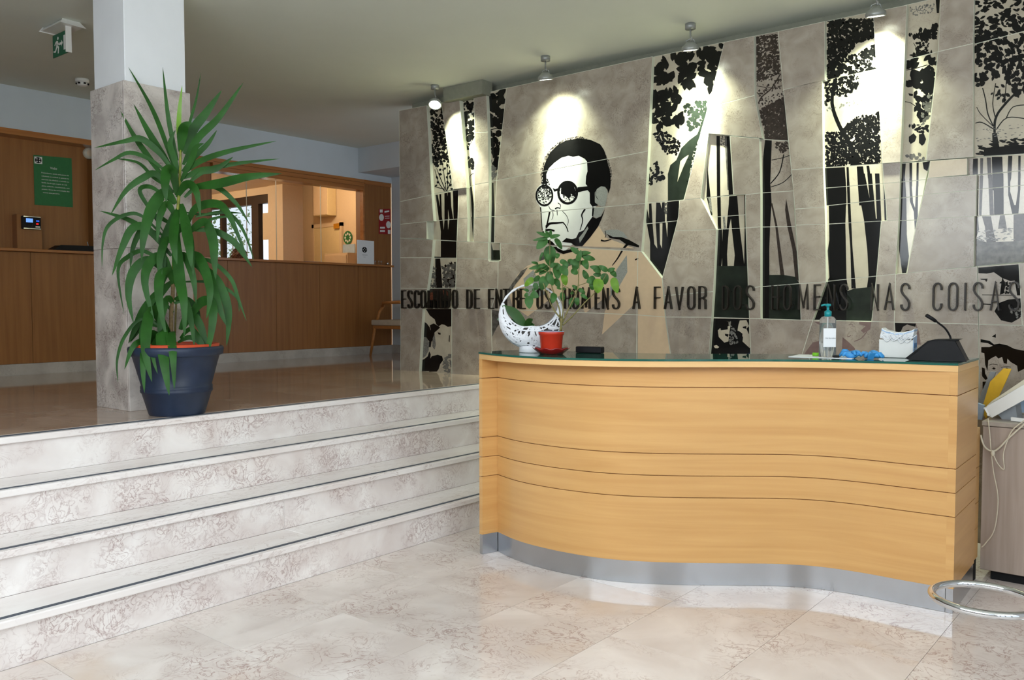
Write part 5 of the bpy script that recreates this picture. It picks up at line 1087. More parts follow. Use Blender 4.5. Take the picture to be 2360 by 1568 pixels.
# ================================================================== THINGS ON THE DESK
GZ = 1.1312
def basket():
    c = Vector((-2.885, 3.70, GZ)); t = thing('basket_planter', 'white wicker moon-shaped basket planter with handle on the desk', 'basket', tuple(c))
    ax = rgt0.copy(); ay = Vector((0,0,1)); az = rgt0.cross(ay)*-1       # ring plane faces the room
    az = Vector((-math.sin(YAW+.0), math.cos(YAW), 0))
    R0 = .176; cz = .018+R0
    O = c+Vector((0,0,cz))+ax*(-.006)
    def halfw(th):  # th from bottom, +-; half depth of the bowl
        k = max(0, 1-(abs(th)/2.1)**2.2); return .012+.072*k
    def inner(th):
        k = max(0, 1-(abs(th)/2.05)**1.7); return R0-.008-.118*k
    def surf(th, s):   # s -1..1 around the outside of the U section
        h = halfw(th); a = s*PI/2; rI = inner(th)
        dz = h*math.sin(a)*(1.0); rr = rI+(R0-rI)*max(0, math.cos(a))**.55
        if abs(a) > PI/2-.02: rr = rI
        return O+ax*(rr*math.sin(th))-ay*(rr*math.cos(th))+az*dz
    NT, NS = 44, 14; vs = []; fs = []
    def grid(shr, lim, nm, mat):
        mb = MB(); vs = []
        for i in range(NT+1):
            th = -lim+2*lim*i/NT
            for j in range(NS+1):
                p = surf(th, -1+2*j/NS); cen = O+ax*((inner(th)+R0)/2*math.sin(th))-ay*((inner(th)+R0)/2*math.cos(th)); vs.append(p+(cen-p)*shr)
        mb.add(vs, [(i*(NS+1)+j, i*(NS+1)+j+1, (i+1)*(NS+1)+j+1, (i+1)*(NS+1)+j) for i in range(NT) for j in range(NS)], 0, True)
        return mb.build(nm, mat, t)
    grid(.10, 2.05, 'liner', M['wickerin'])
    mb = MB(); r = random.Random(11)
    def ribbon(pts, wd, lift):
        n = len(pts); vs = []
        for i in range(n):
            th, s = pts[i]; p = surf(th, s); cen = O+ax*((inner(th)+R0)/2*math.sin(th))-ay*((inner(th)+R0)/2*math.cos(th)); nn = (p-cen).normalized()
            th2, s2 = pts[min(i+1, n-1)]; th1, s1 = pts[max(i-1, 0)]; d = (surf(th2, s2)-surf(th1, s1)).normalized(); sd_ = nn.cross(d).normalized()
            vs += [p+sd_*wd/2+nn*lift, p+nn*(lift+.0012), p-sd_*wd/2+nn*lift]
        mb.add(vs, [(i*3+k, i*3+k+1, i*3+4+k, i*3+3+k) for i in range(n-1) for k in range(2)], 0, True)
    for k in range(250):
        th0 = r.uniform(-1.95, 1.95); s0 = r.uniform(-1, 1); dth = r.uniform(-1.1, 1.1); ds = r.choice((-1, 1))*r.uniform(.3, 1.8)
        if k % 3 == 0: ds *= .25; dth = r.choice((-1, 1))*r.uniform(.7, 1.6)
        ribbon([(max(-2.02, min(2.02, th0+dth*i/8)), max(-1, min(1, s0+ds*i/8))) for i in range(9)], r.uniform(.005, .009), r.uniform(0, .003))
    for s in (-1, 1):      # rims
        for q_ in range(2): ribbon([(-2.0+4.0*i/40, s*.97) for i in range(41)], .007, .001+.002*q_)
    wv = mb.build('weave', M['wicker'], t); wv['kind'] = 'stuff'
    hd = [O+ax*(R0*math.sin(th)*.985)-ay*(R0*math.cos(th)*1.0)+az*(.003*math.sin(9*th)) for th in [1.95+(2*PI-3.9)*i/26 for i in range(27)]]
    MB().tube(hd, [.006+.0015*math.sin(i*1.7) for i in range(27)], 8).build('handle', M['wicker'], t)
    mb = MB().lathe([(.0,0),(.070,0),(.074,.004),(.072,.02),(.074,.034),(0,.034)], tuple(c), 28)
    mb.build('foot_ring', M['wicker'], t)
    # moss bed and orchid
    mb = MB(); n = 26; vs = []
    for i in range(n+1):
        th = -1.35+2.6*i/n; rr = inner(th)+.008+.004*math.sin(i*2.1)
        for dzz in (-.9, 0, .9): vs.append(O+ax*(rr*math.sin(th))-ay*((rr-(.012 if dzz == 0 else 0))*math.cos(th))+az*(halfw(th)*dzz*.9))
    mb.add(vs, [(i*3+k, i*3+3+k, i*3+4+k, i*3+1+k) for i in range(n) for k in range(2)], 0, True); mb.build('moss_bed', M['moss'], t)
    base = O+ax*(-.03)-ay*.06
    for tip, wd, bend in ((dep(1158, 705, 4.66), .055, .02), (dep(1146, 735, 4.72), .05, .0), (dep(1228, 737, 4.60), .035, .015), (dep(1232, 750, 4.66), .03, .01)):
        leafmesh([base, base.lerp(tip, .5)+Vector((0,0,bend)), tip], wd, M['orchid'], 'orchid_leaf', t, blunt=True)
    return t
def leafmesh(pts, width, mat, name, parent, blunt=False, n=5, fold=.18, faceto=None, prof=None):
    P = catmull(pts, n); m = len(P); vs = []; prevs = None
    for i in range(m):
        t = (P[min(i+1, m-1)]-P[max(i-1, 0)]).normalized(); view = (CAM-P[i]).normalized() if faceto is None else faceto
        sd_ = t.cross(view)
        if sd_.length < .25: sd_ = prevs if prevs is not None else t.orthogonal()
        sd_.normalize()
        if prevs is not None and sd_.dot(prevs) < 0: sd_ = -sd_
        if prevs is not None: sd_ = (sd_*.5+prevs*.5).normalized()
        prevs = sd_; nn = sd_.cross(t).normalized(); u = i/(m-1)
        if prof: wv = prof(u)
        elif blunt: wv = math.sin(min(1, u*1.15+.05)*PI*.93)**.6 if u < .98 else .12
        else: wv = (min(1, .35+u*2.2) if u < .5 else 1)*(1-max(0, (u-.45)/.55)**1.8)
        wv = max(wv, .02)*width/2
        vs += [P[i]+sd_*wv+nn*wv*fold, P[i], P[i]-sd_*wv+nn*wv*fold]
    mb = MB(); mb.add(vs, [(i*3+k, i*3+3+k, i*3+4+k, i*3+1+k) for i in range(m-1) for k in range(2)], 0, True)
    return mb.build(name, mat, parent)
basket()
# red potted plant on a scalloped saucer
RP = Vector((-2.700, 3.625, GZ)); DP = (RP-CAM).dot(fwd)
sa = thing('saucer', 'glazed red scalloped saucer under the small potted plant', 'saucer', tuple(RP))
mb = MB(); vs = []; seg = 72; prof = [(0,.004),(.050,.004),(.058,.006),(.088,.026),(.098,.034),(.094,.028),(.060,.0),(0,.0)]
for k in range(seg):
    A = 2*PI*k/seg; wv = math.cos(A*10)
    for r_, z_ in prof:
        f_ = max(0, (r_-.055)/.045); vs.append((RP.x+(r_+f_*.004*wv)*math.cos(A), RP.y+(r_+f_*.004*wv)*math.sin(A), RP.z+z_+f_*.004*wv))
np_ = len(prof); mb.add(vs, [(k*np_+i, ((k+1) % seg)*np_+i, ((k+1) % seg)*np_+i+1, k*np_+i+1) for k in range(seg) for i in range(np_-1)], 0, True); mb.build('dish', M['redglaze'], sa)
pp = thing('potted_plant', 'small bushy plant in a red plastic pot on the desk', 'plant', (RP.x, RP.y, RP.z+.006))
MB().lathe([(0,.006),(.052,.006),(.055,.02),(.062,.10),(.067,.104),(.069,.118),(.066,.121),(.063,.116),(.060,.10),(0,.10)], tuple(RP), 36).build('pot', M['redpot'], pp)
MB().lathe([(.0635,.1165),(.0665,.122),(.069,.1185)], tuple(RP), 36).build('pot_rim', M['pblue'], pp)
MB().lathe([(0,.106),(.061,.102)], tuple(RP), 24).build('soil', M['soil'], pp)
def zg(x, y, dd=0): return dep(900+x/3.92, 500+y/3.92, DP+dd)
rp_ = random.Random(21)
for pts, r0, r1 in (([(1535,1030),(1545,940),(1490,860),(1450,790),(1405,670),(1380,600)], .005, .0022), ([(1540,1020),(1530,860),(1500,760),(1450,600),(1440,480),(1440,200)], .005, .002), ([(1545,960),(1558,850),(1555,660),(1560,500)], .004, .002),
                    ([(1550,960),(1600,850),(1690,650),(1700,500),(1720,350)], .0045, .002), ([(1555,980),(1640,900),(1760,770),(1850,680),(1950,520)], .0045, .002), ([(1440,600),(1330,630),(1250,690)], .0022, .0015), ([(1430,500),(1340,470),(1290,540)], .002, .0015), ([(1700,620),(1760,600),(1860,560)], .002, .0015), ([(1560,620),(1640,660),(1690,700)], .002, .0015), ([(1535,1040),(1550,900)], .0075, .006)):
    k0 = rp_.uniform(-.03, .03); P = catmull([zg(x, y, k0*i/len(pts)) for i, (x, y) in enumerate(pts)], 4)
    MB().tube(P, [r0+(r1-r0)*i/(len(P)-1) for i in range(len(P))], 7).build('stem', M['stalk'], pp)
SL = [(1440,180,1315,135,35),(1440,175,1395,125,30),(1440,185,1535,165,38),(1420,190,1285,212,30),(1410,195,1320,292,80),(1490,195,1550,295,52),(1440,175,1450,118,30),(1440,262,1440,450,112),(1375,320,1345,400,26),(1515,330,1500,378,40),
 (1700,330,1625,275,50),(1710,330,1812,325,42),(1720,345,1780,370,48),(1740,362,1850,385,54),(1750,390,1782,475,58),(1700,380,1655,490,84),(1690,400,1722,300,50),(1720,400,1762,445,44),
 (1335,425,1270,408,28),(1400,430,1330,455,34),(1400,440,1250,470,44),(1420,440,1300,505,52),(1430,455,1340,522,58),(1440,450,1502,420,42),(1480,430,1545,480,64),(1500,440,1510,565,84),(1540,445,1600,532,74),(1430,520,1470,622,64),(1350,540,1290,582,50),(1400,540,1362,662,92),(1530,400,1602,420,48),(1600,450,1560,400,50),
 (1780,560,1740,480,52),(1900,472,1800,450,48),(1960,490,1880,440,48),(1960,490,2028,465,38),(1990,490,2042,540,52),(1930,510,1940,612,74),(1900,492,1830,480,44),(1850,560,1770,590,74),(1830,590,1820,662,62),(1900,520,1830,522,46),(1790,440,1740,430,44),
 (1250,670,1200,655,26),(1280,665,1312,650,26),(1240,690,1210,722,32),(1270,690,1337,727,66),(1250,715,1255,832,78),(1480,690,1460,782,62),(1540,650,1500,640,34),(1550,660,1582,640,34),(1550,680,1560,772,48),(1690,650,1640,620,34),(1700,650,1760,690,38),(1640,730,1625,822,48),(1680,730,1690,802,48),(1720,700,1782,742,34),(1650,680,1625,700,30),
 (1460,500,1400,560,60),(1480,560,1530,640,60),(1380,480,1330,440,46),(1450,380,1400,340,50),(1560,480,1600,430,50),(1660,420,1600,390,50),(1640,470,1690,520,60),(1300,600,1330,660,50)]
YL = [(1290,552,1210,628,56),(1560,520,1585,622,62),(2010,550,2050,692,72),(1880,560,1870,692,98),(1545,450,1600,520,60)]
for L_s, mt in ((SL, 'leafs'), (YL, 'leafy')):
    for (x0, y0, x1, y1, wd) in L_s:
        dd = rp_.uniform(-.05, .05); P0 = zg(x0, y0, dd*.7); P1 = zg(x1, y1, dd+rp_.uniform(-.02, .02)); mid = P0.lerp(P1, .5)+(CAM-P0).normalized()*rp_.uniform(.003, .012)
        fc_ = ((CAM-P0).normalized()+Vector((rp_.uniform(-.35, .35), rp_.uniform(-.35, .35), rp_.uniform(-.1, .5)))).normalized()
        leafmesh([P0, mid, P1], wd/3.92*DP/FPX, M[mt], 'leaf', pp, n=6, fold=.22, faceto=fc_, prof=lambda u: 1.5*1.9*max(u, .01)**.6*max(0, 1-u)**.95)
# black box behind the pot
p_ = Vector((-2.60, 3.84, GZ)); o = MB().obox(p_+Vector((0,0,.018)), Matrix.Rotation(.15, 3, 'Z'), .15, .05, .034).build('black_case', M['black'], None, bevel=.004); tag(o, 'flat black case lying behind the red pot', 'case')
# sanitiser
SB = Vector((-1.470, 4.255, GZ+.002)); sb = thing('sanitizer_bottle', 'clear hand sanitizer bottle with teal pump on the desk', 'bottle', tuple(SB))
DB = (SB-CAM).dot(fwd); kb = DB/FPX
hw = 19*kb
MB().lathe([(0,0),(hw,0),(hw*1.03,.004),(hw*.98,.10),(hw*.97,.185),(hw*.75,.198),(hw*.35,.203),(hw*.35,.212)], tuple(SB), 28, scale=(1, .75)).build('bottle_body', M['clear'], sb)
MB().lathe([(0,.003),(hw*.93,.003),(hw*.9,.168),(0,.168)], tuple(SB), 28, scale=(1, .72)).build('gel', M['gel'], sb)
MB().lathe([(0,.200),(.017,.200),(.017,.225),(.010,.230),(.006,.232),(.006,.250),(.014,.252),(.014,.262),(0,.264)], tuple(SB), 20).build('pump', M['teal'], sb)
MB().tube([SB+Vector((0,0,.258)), SB-rgt0*.02+Vector((0,0,.258)), SB-rgt0*.034+Vector((0,0,.254))], .005, 7).build('nozzle', M['teal'], sb)
MB().tube([SB+Vector((0,0,.01)), SB+Vector((0,0,.2))], .003, 6).build('dip_tube', M['white'], sb)
lb = SB-fwd*hw*.78; lb.z = SB.z
MB().obox(SB-Vector((fwd.x, fwd.y, 0)).normalized()*hw*.93+Vector((0,0,.097))-rgt0*.004, Matrix.Rotation(YAW, 3, 'Z'), hw*1.5, .001, .092).build('label', M['paper'], sb)
text('Gel de mãos', .010, SB-Vector((fwd.x, fwd.y, 0)).normalized()*(hw*.93+.002)+Vector((0,0,.092))-rgt0*.026, Matrix.Rotation(YAW, 3, 'Z') @ RYm, 'label_text', M['greyc'], sb)
o = MB().obox(Vector((-1.50, 4.30, GZ+.001)), Matrix.Rotation(.12, 3, 'Z'), .30, .21, .002).build('paper_sheet', M['paper']); tag(o, 'white sheet of paper under the sanitizer bottle', 'paper')
mb = MB(); c0 = dep(1896, 817, (Vector((-1.52,4.27,GZ))-CAM).dot(fwd)); mb.tube([Vector((-1.548,4.27,GZ+.012)), Vector((-1.515,4.275,GZ+.012))], .009, 12); o = mb.build('tape_roll', plain('green_cap', srgb(120, 190, 40), .4)); tag(o, 'small bright green roll left of the sanitizer bottle', 'tape')
o = MB().obox(Vector((-1.42, 4.235, GZ+.008)), Matrix.Rotation(.4, 3, 'Z'), .03, .015, .012).build('binder_clip', M['blackm'], None, bevel=.003); tag(o, 'small black clip at the foot of the sanitizer bottle', 'clip')
# gloves
for i, (cx_, cy_, n_, lab) in enumerate(((-1.36, 4.268, 16, 'crumpled blue nitrile gloves nearest the sanitizer bottle'), (-1.265, 4.275, 18, 'crumpled blue nitrile gloves nearest the white mask box'))):
    t = thing('rubber_gloves', lab, 'gloves', (cx_, cy_, GZ), 'blue gloves on the desk'); mb = MB(); rg_ = random.Random(30+i)
    mb.ball((cx_, cy_, GZ+.017), .042, .028, .016, 14, 8); mb.ball((cx_+.012, cy_+.01, GZ+.028), .03, .02, .012, 12, 7)
    mb.v = [(x+.004*math.sin(60*y+90*z), y, GZ+max(.0005, (z-GZ)+.004*math.sin(90*x+40*y))) for x, y, z in mb.v]; mb.build('palm', M['glove'], t)
    for k in range(7):
        A = rg_.uniform(0, 2*PI); s0 = Vector((cx_+.02*math.cos(A), cy_+.015*math.sin(A), GZ+rg_.uniform(.02, .035))); e_ = Vector((cx_+.055*math.cos(A), cy_+.032*math.sin(A), GZ+rg_.uniform(.008, .018)))
        m_ = s0.lerp(e_, .55)+Vector((0,0,.010)); MB().tube([s0, m_, e_], [.008,.009,.006], 8).build('finger', M['glove'], t)
    if i: MB().obox(Vector((cx_+.01, cy_-.035, GZ+.016)), Matrix.Rotation(YAW+.3, 3, 'Z') @ Matrix.Rotation(.5, 3, 'X'), .032, .003, .034).build('cuff', M['glove'], t)
# mask box
MBx = Vector((onY(2068, 800, 4.47).x, 4.475, GZ)); RB = Matrix.Rotation(.10, 3, 'Z')
mk = thing('mask_box', 'open white box stacked with pleated face masks on the desk', 'box', tuple(MBx))
def mp_(x, y, z): return MBx+RB @ Vector((x, y, z))
MB().obox(mp_(0, 0, .045), RB, .155, .10, .088).build('carton', M['white'], mk, bevel=.002)
MB().obox(mp_(.0787, 0, .056), RB, .002, .102, .11).build('side_flap', M['pblue'], mk)
MB().obox(mp_(.080, -.002, .062), RB, .002, .09, .022).build('blue_band', M['lblue'], mk)
rg_ = random.Random(44)
for k in range(9):
    z = .09+.0052*k; A = rg_.uniform(-.05, .05)
    mb = MB(); n_ = 12; top = []; bot = []
    for i in range(n_+1):
        u = -1+2*i/n_; sag = -.010*(1-u*u)*(.3+k*.06)+.002*math.sin(i*2+k)
        q3 = mp_(u*.074+.001*k, -.048-.002*(k % 2), z+sag+.012*u*u); top.append(q3); bot.append(q3-Vector((0, 0, .0049)))
    for i in range(n_): mb.prism([bot[i], bot[i+1], top[i+1], top[i]], RB @ Vector((0, .096, 0)))
    mb.build('face_mask', M['pblue'] if k in (7,) else M['paper'], mk)
for k in range(10):
    x0 = rg_.uniform(-.07, .05); P = [mp_(x0, -.052, .12-.002*k), mp_(x0+.02, -.058, .10-.003*k), mp_(x0+.045, -.055, .118-.002*k)]
    MB().tube(catmull(P, 4), .0022, 5).build('ear_loop', M['paper'], mk)
# microphone console
mc = thing('desk_microphone', 'black wedge desk microphone console with gooseneck at right end of desk', 'microphone', (-1.02, 4.33, GZ))
RM = Matrix.Rotation(.10, 3, 'Z')
MO = onY(2090, 826, 4.30); MO = Vector((MO.x, 4.285, GZ+.008))
def mm(x, y, z): return MO+RM @ Vector((x, y, z))
Lw = .215
mb = MB(); pr = [(0,.0),(.015,-.004),(Lw+.035,-.004),(Lw-.008,.086),(.119,.088),(.092,.082)]
mb.prism([mm(x, 0, z) for x, z in pr], RM @ Vector((0, .13, 0))); mb.build('console_body', M['black'], mc, bevel=.003)
MB().prism([mm(x, -.004, z) for x, z in ((-.002,.002),(.092,.085),(.119,.0915),(Lw+.009,.094),(Lw-.004,.0885),(.119,.0865),(.092,.078),(.008,-.002))], RM @ Vector((0, .138, 0))).build('keypad_top', M['blackm'], mc)
for x, y in ((.04,.02),(.04,.11),(.10,.02),(.21,.11),(.21,.02)): MB().lathe([(0,0),(.007,0),(.007,.006),(0,.006)], tuple(mm(x, y, -.008)), 12).build('rubber_foot', M['blackm'], mc)
g0 = mm(.16, .05, .09); DG = (g0-CAM).dot(fwd)
gp = [g0, dep(2189, 774, DG), dep(2178, 757, DG-.01), dep(2163, 745, DG-.02), dep(2156, 740, DG-.03)]
gp[0] = dep(2191, 783, DG)
MB().tube(catmull(gp, 4), .0045, 8).build('gooseneck', M['black'], mc)
MB().tube([dep(2157, 741, DG-.03), dep(2150, 736, DG-.033), dep(2135, 727, DG-.04)], [.007, .0085, .0085], 12).build('microphone_head', M['black'], mc)

# ================================================================== BIG POTTED DRACAENA
PB = Vector((-4.545, 2.545, HP)); DQ = (PB-CAM).dot(fwd)
big = thing('potted_dracaena', 'tall long-leaved potted plant in a navy pot in front of the column', 'plant', tuple(PB))
MB().lathe([(0,0),(.148,0),(.152,.008),(.186,.125),(.192,.128),(.194,.140),(.191,.146),(.193,.152),(.192,.164),(.188,.168),(.232,.330),(.240,.334),(.252,.340),(.256,.372),(.252,.384),(.243,.386),(.232,.36),(0,.34)], tuple(PB), 56).build('pot', M['blue'], big)
MB().lathe([(.231,.360),(.233,.398),(.226,.400),(.222,.392),(.220,.35)], tuple(PB), 48).build('inner_pot_rim', M['terracotta'], big)
MB().lathe([(0,.372),(.12,.37),(.222,.362)], tuple(PB), 30).build('soil', M['soil'], big)
def za(x, y, d=0): return dep(x, y, DQ+d)
tp = catmull([za(396,800), za(394,735), za(398,680), za(400,620), za(404,540), za(411,470), za(415,395), za(416,345)], 5)
m1 = len(tp)
MB().tube(tp[:16], [.011+.001*math.sin(i*2.2) for i in range(16)], 10).build('cane', M['bark'], big)
MB().tube(tp[15:], [.011-.005*i/(m1-15) for i in range(m1-15)], 10).build('green_stem', M['caney'], big)
MB().tube([za(402,800,.05), za(406,700,.05), za(411,655,.05)], .006, 6).build('support_stick', M['stalk'], big)
LF = [
 ([(412,400),(400,360),(392,330),(404,300)],16,-.06,'d'), ([(416,420),(440,370),(452,340),(470,330)],16,-.08,'d'), ([(408,455),(430,425),(452,440),(462,500)],22,-.12,'d'), ([(405,500),(385,470),(368,500),(362,560)],20,-.10,'d'),
 ([(408,540),(425,520),(440,560),(446,640)],20,-.12,'d'), ([(404,560),(382,555),(368,600),(372,660)],20,-.10,'d'), ([(402,600),(425,590),(445,640),(452,700)],20,-.08,'d'), ([(400,700),(385,690),(370,740),(368,800)],20,-.10,'d'),
 ([(402,690),(425,690),(440,740),(448,800)],18,-.08,'d'), ([(410,480),(402,520),(400,560),(408,610)],24,-.18,'d'), ([(420,395),(450,360),(480,330),(500,300)],14,.06,'d'), ([(400,520),(350,500),(310,560),(300,620)],16,.02,'d'),
 ([(403,395),(375,310),(345,240),(296,155)],12,.10,'d'), ([(410,370),(395,310),(385,250),(375,155)],12,-.05,'d'), ([(415,345),(412,300),(414,250),(420,197)],12,-.06,'l'), ([(424,335),(438,280),(452,230),(463,168)],7,.05,'d'),
 ([(425,355),(445,300),(475,260),(511,208)],24,.05,'d'), ([(422,380),(455,320),(505,270),(561,190)],19,-.05,'d'), ([(403,400),(370,350),(340,300),(308,240)],18,.04,'d'), ([(398,390),(365,350),(325,320),(290,325),(217,341)],17,-.08,'d'),
 ([(388,425),(345,365),(310,315),(278,256)],15,.05,'d'), ([(416,350),(420,310),(426,290),(442,282)],26,-.10,'d'), ([(398,410),(350,370),(300,352),(262,368),(218,393)],11,-.02,'d'), ([(400,440),(355,410),(318,375),(262,365)],9,.06,'d'),
 ([(425,400),(460,372),(530,348),(637,325)],15,-.05,'d'), ([(428,430),(470,395),(540,378),(645,366)],13,.05,'d'), ([(423,410),(460,395),(500,388),(537,362)],20,.02,'d'), ([(436,432),(500,424),(570,408),(650,400)],24,-.12,'d'),
 ([(425,455),(455,432),(500,432),(545,470),(577,520)],15,.08,'d'), ([(430,520),(452,480),(500,470),(530,500),(572,602)],22,-.12,'d'), ([(430,490),(470,495),(520,490),(562,492)],8,.10,'d'), ([(435,530),(470,512),(510,500),(550,503)],8,.04,'d'),
 ([(400,445),(360,402),(330,410),(290,440),(254,496)],18,-.10,'d'), ([(408,450),(398,398),(384,395),(380,430),(384,466)],28,-.15,'d'), ([(400,470),(350,432),(322,440),(350,490),(380,540)],12,.04,'d'),
 ([(405,470),(380,445),(350,480),(332,540),(326,600)],30,-.16,'d'), ([(370,540),(330,525),(290,504),(229,486)],14,.05,'d'), ([(390,560),(330,500),(290,495),(250,520),(237,560),(235,618)],10,-.04,'d'),
 ([(395,590),(340,528),(305,527),(280,575),(258,636)],22,-.10,'d'), ([(395,620),(335,580),(295,592),(272,625),(286,725)],12,.04,'d'), ([(395,640),(345,600),(308,625),(296,680),(308,746)],24,-.08,'d'),
 ([(400,650),(375,594),(345,606),(334,655),(357,748)],26,-.14,'d'), ([(402,660),(390,628),(368,640),(368,700),(385,782)],26,-.16,'d'), ([(408,530),(408,580),(415,650),(424,700),(425,780)],28,-.18,'d'),
 ([(400,490),(385,540),(376,570),(380,628)],24,-.05,'d'), ([(418,470),(428,520),(436,570),(441,618)],26,-.16,'d'), ([(430,540),(470,512),(490,550),(494,600),(497,645)],26,-.08,'d'), ([(420,590),(455,590),(475,630),(484,680),(476,735)],24,-.14,'d'),
 ([(430,600),(470,620),(498,690),(521,750)],28,-.05,'d'), ([(450,600),(495,640),(520,690),(527,740),(522,798)],24,.02,'d'), ([(440,530),(492,532),(537,556),(560,585),(581,616)],18,.05,'d'), ([(450,500),(520,490),(560,530),(586,602)],10,.10,'d'),
 ([(420,600),(480,600),(530,640),(550,690),(568,740)],11,.06,'d'), ([(420,650),(475,650),(520,665),(548,690),(551,720)],9,.10,'d'), ([(420,760),(460,700),(488,700),(488,760),(466,862)],26,-.10,'d'),
 ([(415,760),(438,725),(465,760),(482,850)],24,-.02,'d'), ([(410,790),(440,778),(475,805),(490,851)],14,.02,'d'), ([(403,800),(392,765),(398,810),(402,898)],24,-.28,'d'), ([(398,800),(374,760),(378,830),(390,912)],30,-.30,'d'),
 ([(395,780),(350,715),(335,800),(350,880)],28,-.27,'d'), ([(392,790),(345,770),(330,830),(333,906)],20,-.28,'d'), ([(395,770),(330,735),(288,775),(270,830),(272,882)],9,-.05,'d'), ([(395,650),(355,690),(325,730),(296,792)],28,.05,'d'),
 ([(395,790),(355,785),(310,795),(287,852)],18,-.24,'d'), ([(395,780),(365,780),(352,815),(363,862)],15,-.26,'d'), ([(390,760),(350,745),(325,755),(300,790)],18,.10,'d'), ([(415,780),(445,760),(478,830),(470,890)],14,-.05,'d'), ([(400,720),(360,690),(330,740),(320,800)],14,.02,'d'),
 ([(402,700),(430,690),(455,720),(462,790)],16,.06,'d'), ([(405,620),(380,640),(360,700),(345,760)],12,.08,'d')]
for pts, wd, dd, kind in LF:
    n = len(pts); dd = dd if dd < 0 else dd*.5
    P = [za(x, y, dd*min(1, i/(n-1)*1.4)) for i, (x, y) in enumerate(pts)]
    wb_ = wd*.86*DQ/FPX
    leafmesh(P, wb_, M['leafd' if kind == 'd' else 'leafl'], 'leaf', big, n=6, fold=.16)

# ================================================================== RIGHT: CABINET AND CLUTTER
cab = thing('side_cabinet', 'grey wood-grain cabinet standing right of the reception desk', 'cabinet', (-.3, 5.1, 0))
MB().box((-.882, 4.825, .05), (.55, 5.50, .782)).build('carcass', M['lam'], cab, bevel=.002)
MB().box((-.880, 4.817, .055), (-.17, 4.825, .780)).build('cabinet_door', M['lam'], cab); MB().box((-.166, 4.817, .055), (.545, 4.825, .780)).build('cabinet_door', M['lam'], cab)
MB().box((-.886, 4.812, .784), (.555, 5.50, .807)).build('cabinet_top', M['lamtop'], cab, bevel=.002)
MB().box((-.84, 4.86, .0), (.5, 5.46, .05)).build('toe_kick', M['blackm'], cab)
Y5 = 5.02
def cq(x, y, Y=Y5): return onY(x, y, Y)
def card(name, px, Y, th, mat, lab, cat):
    o = MB().prism([cq(x, y, Y) for x, y in px], (0, th, 0)).build(name, mat, None, bevel=.001); return tag(o, lab, cat)
dvx = thing('tilted_scanner', 'white flat machine leaning on edge on the grey cabinet', 'machine', tuple(onY(2285, 962, 4.95)))
MB().prism([cq(x, y, 4.90) for x, y in ((2269,942),(2276,935),(2400,867),(2408,896),(2286,960),(2277,957))], (0,.24,0)).build('body', M['white'], dvx, bevel=.006)
MB().prism([cq(x, y, 4.91) for x, y in ((2279,932),(2285,925),(2400,850),(2403,864))], (0,.24,0)).build('cream_lid', M['offwhite'], dvx, bevel=.004)
MB().prism([cq(x, y, 4.95) for x, y in ((2300,955),(2340,935),(2345,968),(2310,968))], (0,.15,0)).build('stand', M['greyc'], dvx)
sx_ = 0
card('yellow_folder', ((2262,945),(2282,880),(2312,850),(2330,851),(2318,880),(2300,918),(2272,965)), 5.20, .012, M['yellow'], 'yellow booklet leaning behind the white machine', 'booklet')
card('grey_binder', ((2246,960),(2262,905),(2282,858),(2294,858),(2280,905),(2262,965),(2250,968)), 5.26, .02, M['greyc'], 'grey folder leaning left of the yellow booklet', 'folder')
card('pale_folder', ((2246,966),(2252,930),(2268,935),(2262,968)), 5.16, .03, M['pblue'], 'pale green folder standing at the left end of the grey cabinet', 'folder')
o = MB().prism([cq(x, y, 4.87) for x, y in ((2330,963),(2420,973),(2420,981),(2330,970))], (0,.02,0)).build('white_plug_strip', M['white'], None, bevel=.002); tag(o, 'white power strip end on the grey cabinet under the machine', 'power strip')
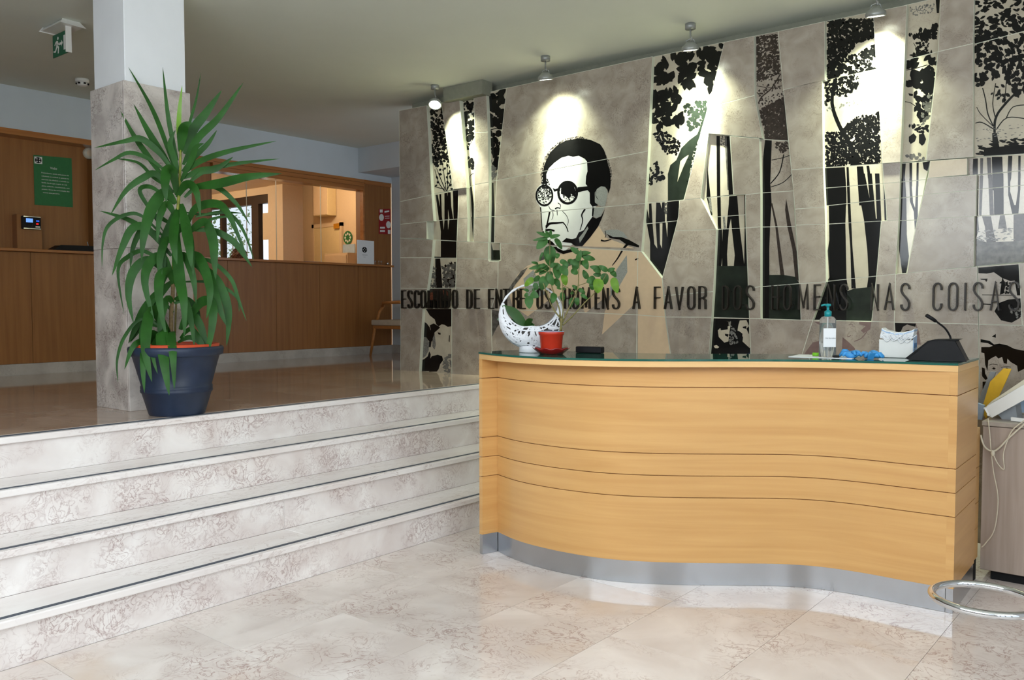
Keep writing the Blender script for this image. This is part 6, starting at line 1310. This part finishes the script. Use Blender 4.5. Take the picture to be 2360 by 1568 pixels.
o = MB().prism([cq(x, y, 5.22) for x, y in ((2325,930),(2350,903),(2380,912),(2390,950),(2336,950))], (0,.05,0)).build('plastic_bag', M['pblue'], None, bevel=.004); tag(o, 'crumpled pale plastic packet behind the power strip', 'packet')
def cable(pts, lab, r=.0035, Y=4.79):
    P = catmull([cq(x, y, Y-(.0 if len(p_3) < 3 else p_3[2])) for p_3 in pts for x, y in [p_3[:2]]], 6)
    o = MB().tube(P, r, 7).build('cable', M['cable']); return tag(o, lab, 'cable', 'cream cables on the grey cabinet')
cable([(2260,1003),(2268,1028),(2284,1040),(2300,1035),(2330,1005),(2372,968)], 'thick cream cable sagging in front of the grey cabinet', .0045)
cable([(2277,965,-.02),(2281,1000),(2284,1040),(2290,1090),(2300,1150),(2292,1220),(2272,1252),(2262,1262)], 'thin cream cable hanging down to the floor beside the desk', .0028)
cable([(2372,962),(2335,990),(2320,1020),(2312,1050),(2314,1082),(2300,1070),(2288,1045)], 'thin cream cable looping back to the knot', .003)
o = MB().ball(tuple(cq(2288,1045,4.785)), .010, .008, .016).build('cable_tie', M['cable']); tag(o, 'cream knot tying the cables in front of the grey cabinet', 'cable knot')
# small glue-blob debris on the plinth
# chrome ring stand at lower right
RC = dep(2268, 1381, (Vector((-.55,3.06,.45))-CAM).dot(fwd)); rgd = thing('umbrella_stand', 'chrome tube ring of a stand at the lower right corner', 'stand', (RC.x, RC.y, 0))
zr = RC.z; rad = .152
MB().tube([(RC.x+rad*math.cos(2*PI*k/48), RC.y+rad*math.sin(2*PI*k/48), zr) for k in range(48)], .0125, 12, closed=True).build('top_ring', M['chrome'], rgd)
MB().tube([(RC.x+rad*math.cos(2*PI*k/48), RC.y+rad*math.sin(2*PI*k/48), .013) for k in range(48)], .0125, 12, closed=True).build('base_ring', M['chrome'], rgd)
for a_ in (-25, 15):
    A = math.radians(a_); x, y = RC.x+rad*math.cos(A), RC.y+rad*math.sin(A); MB().tube([(x, y, .013), (x, y, zr)], .010, 10).build('post', M['chrome'], rgd)
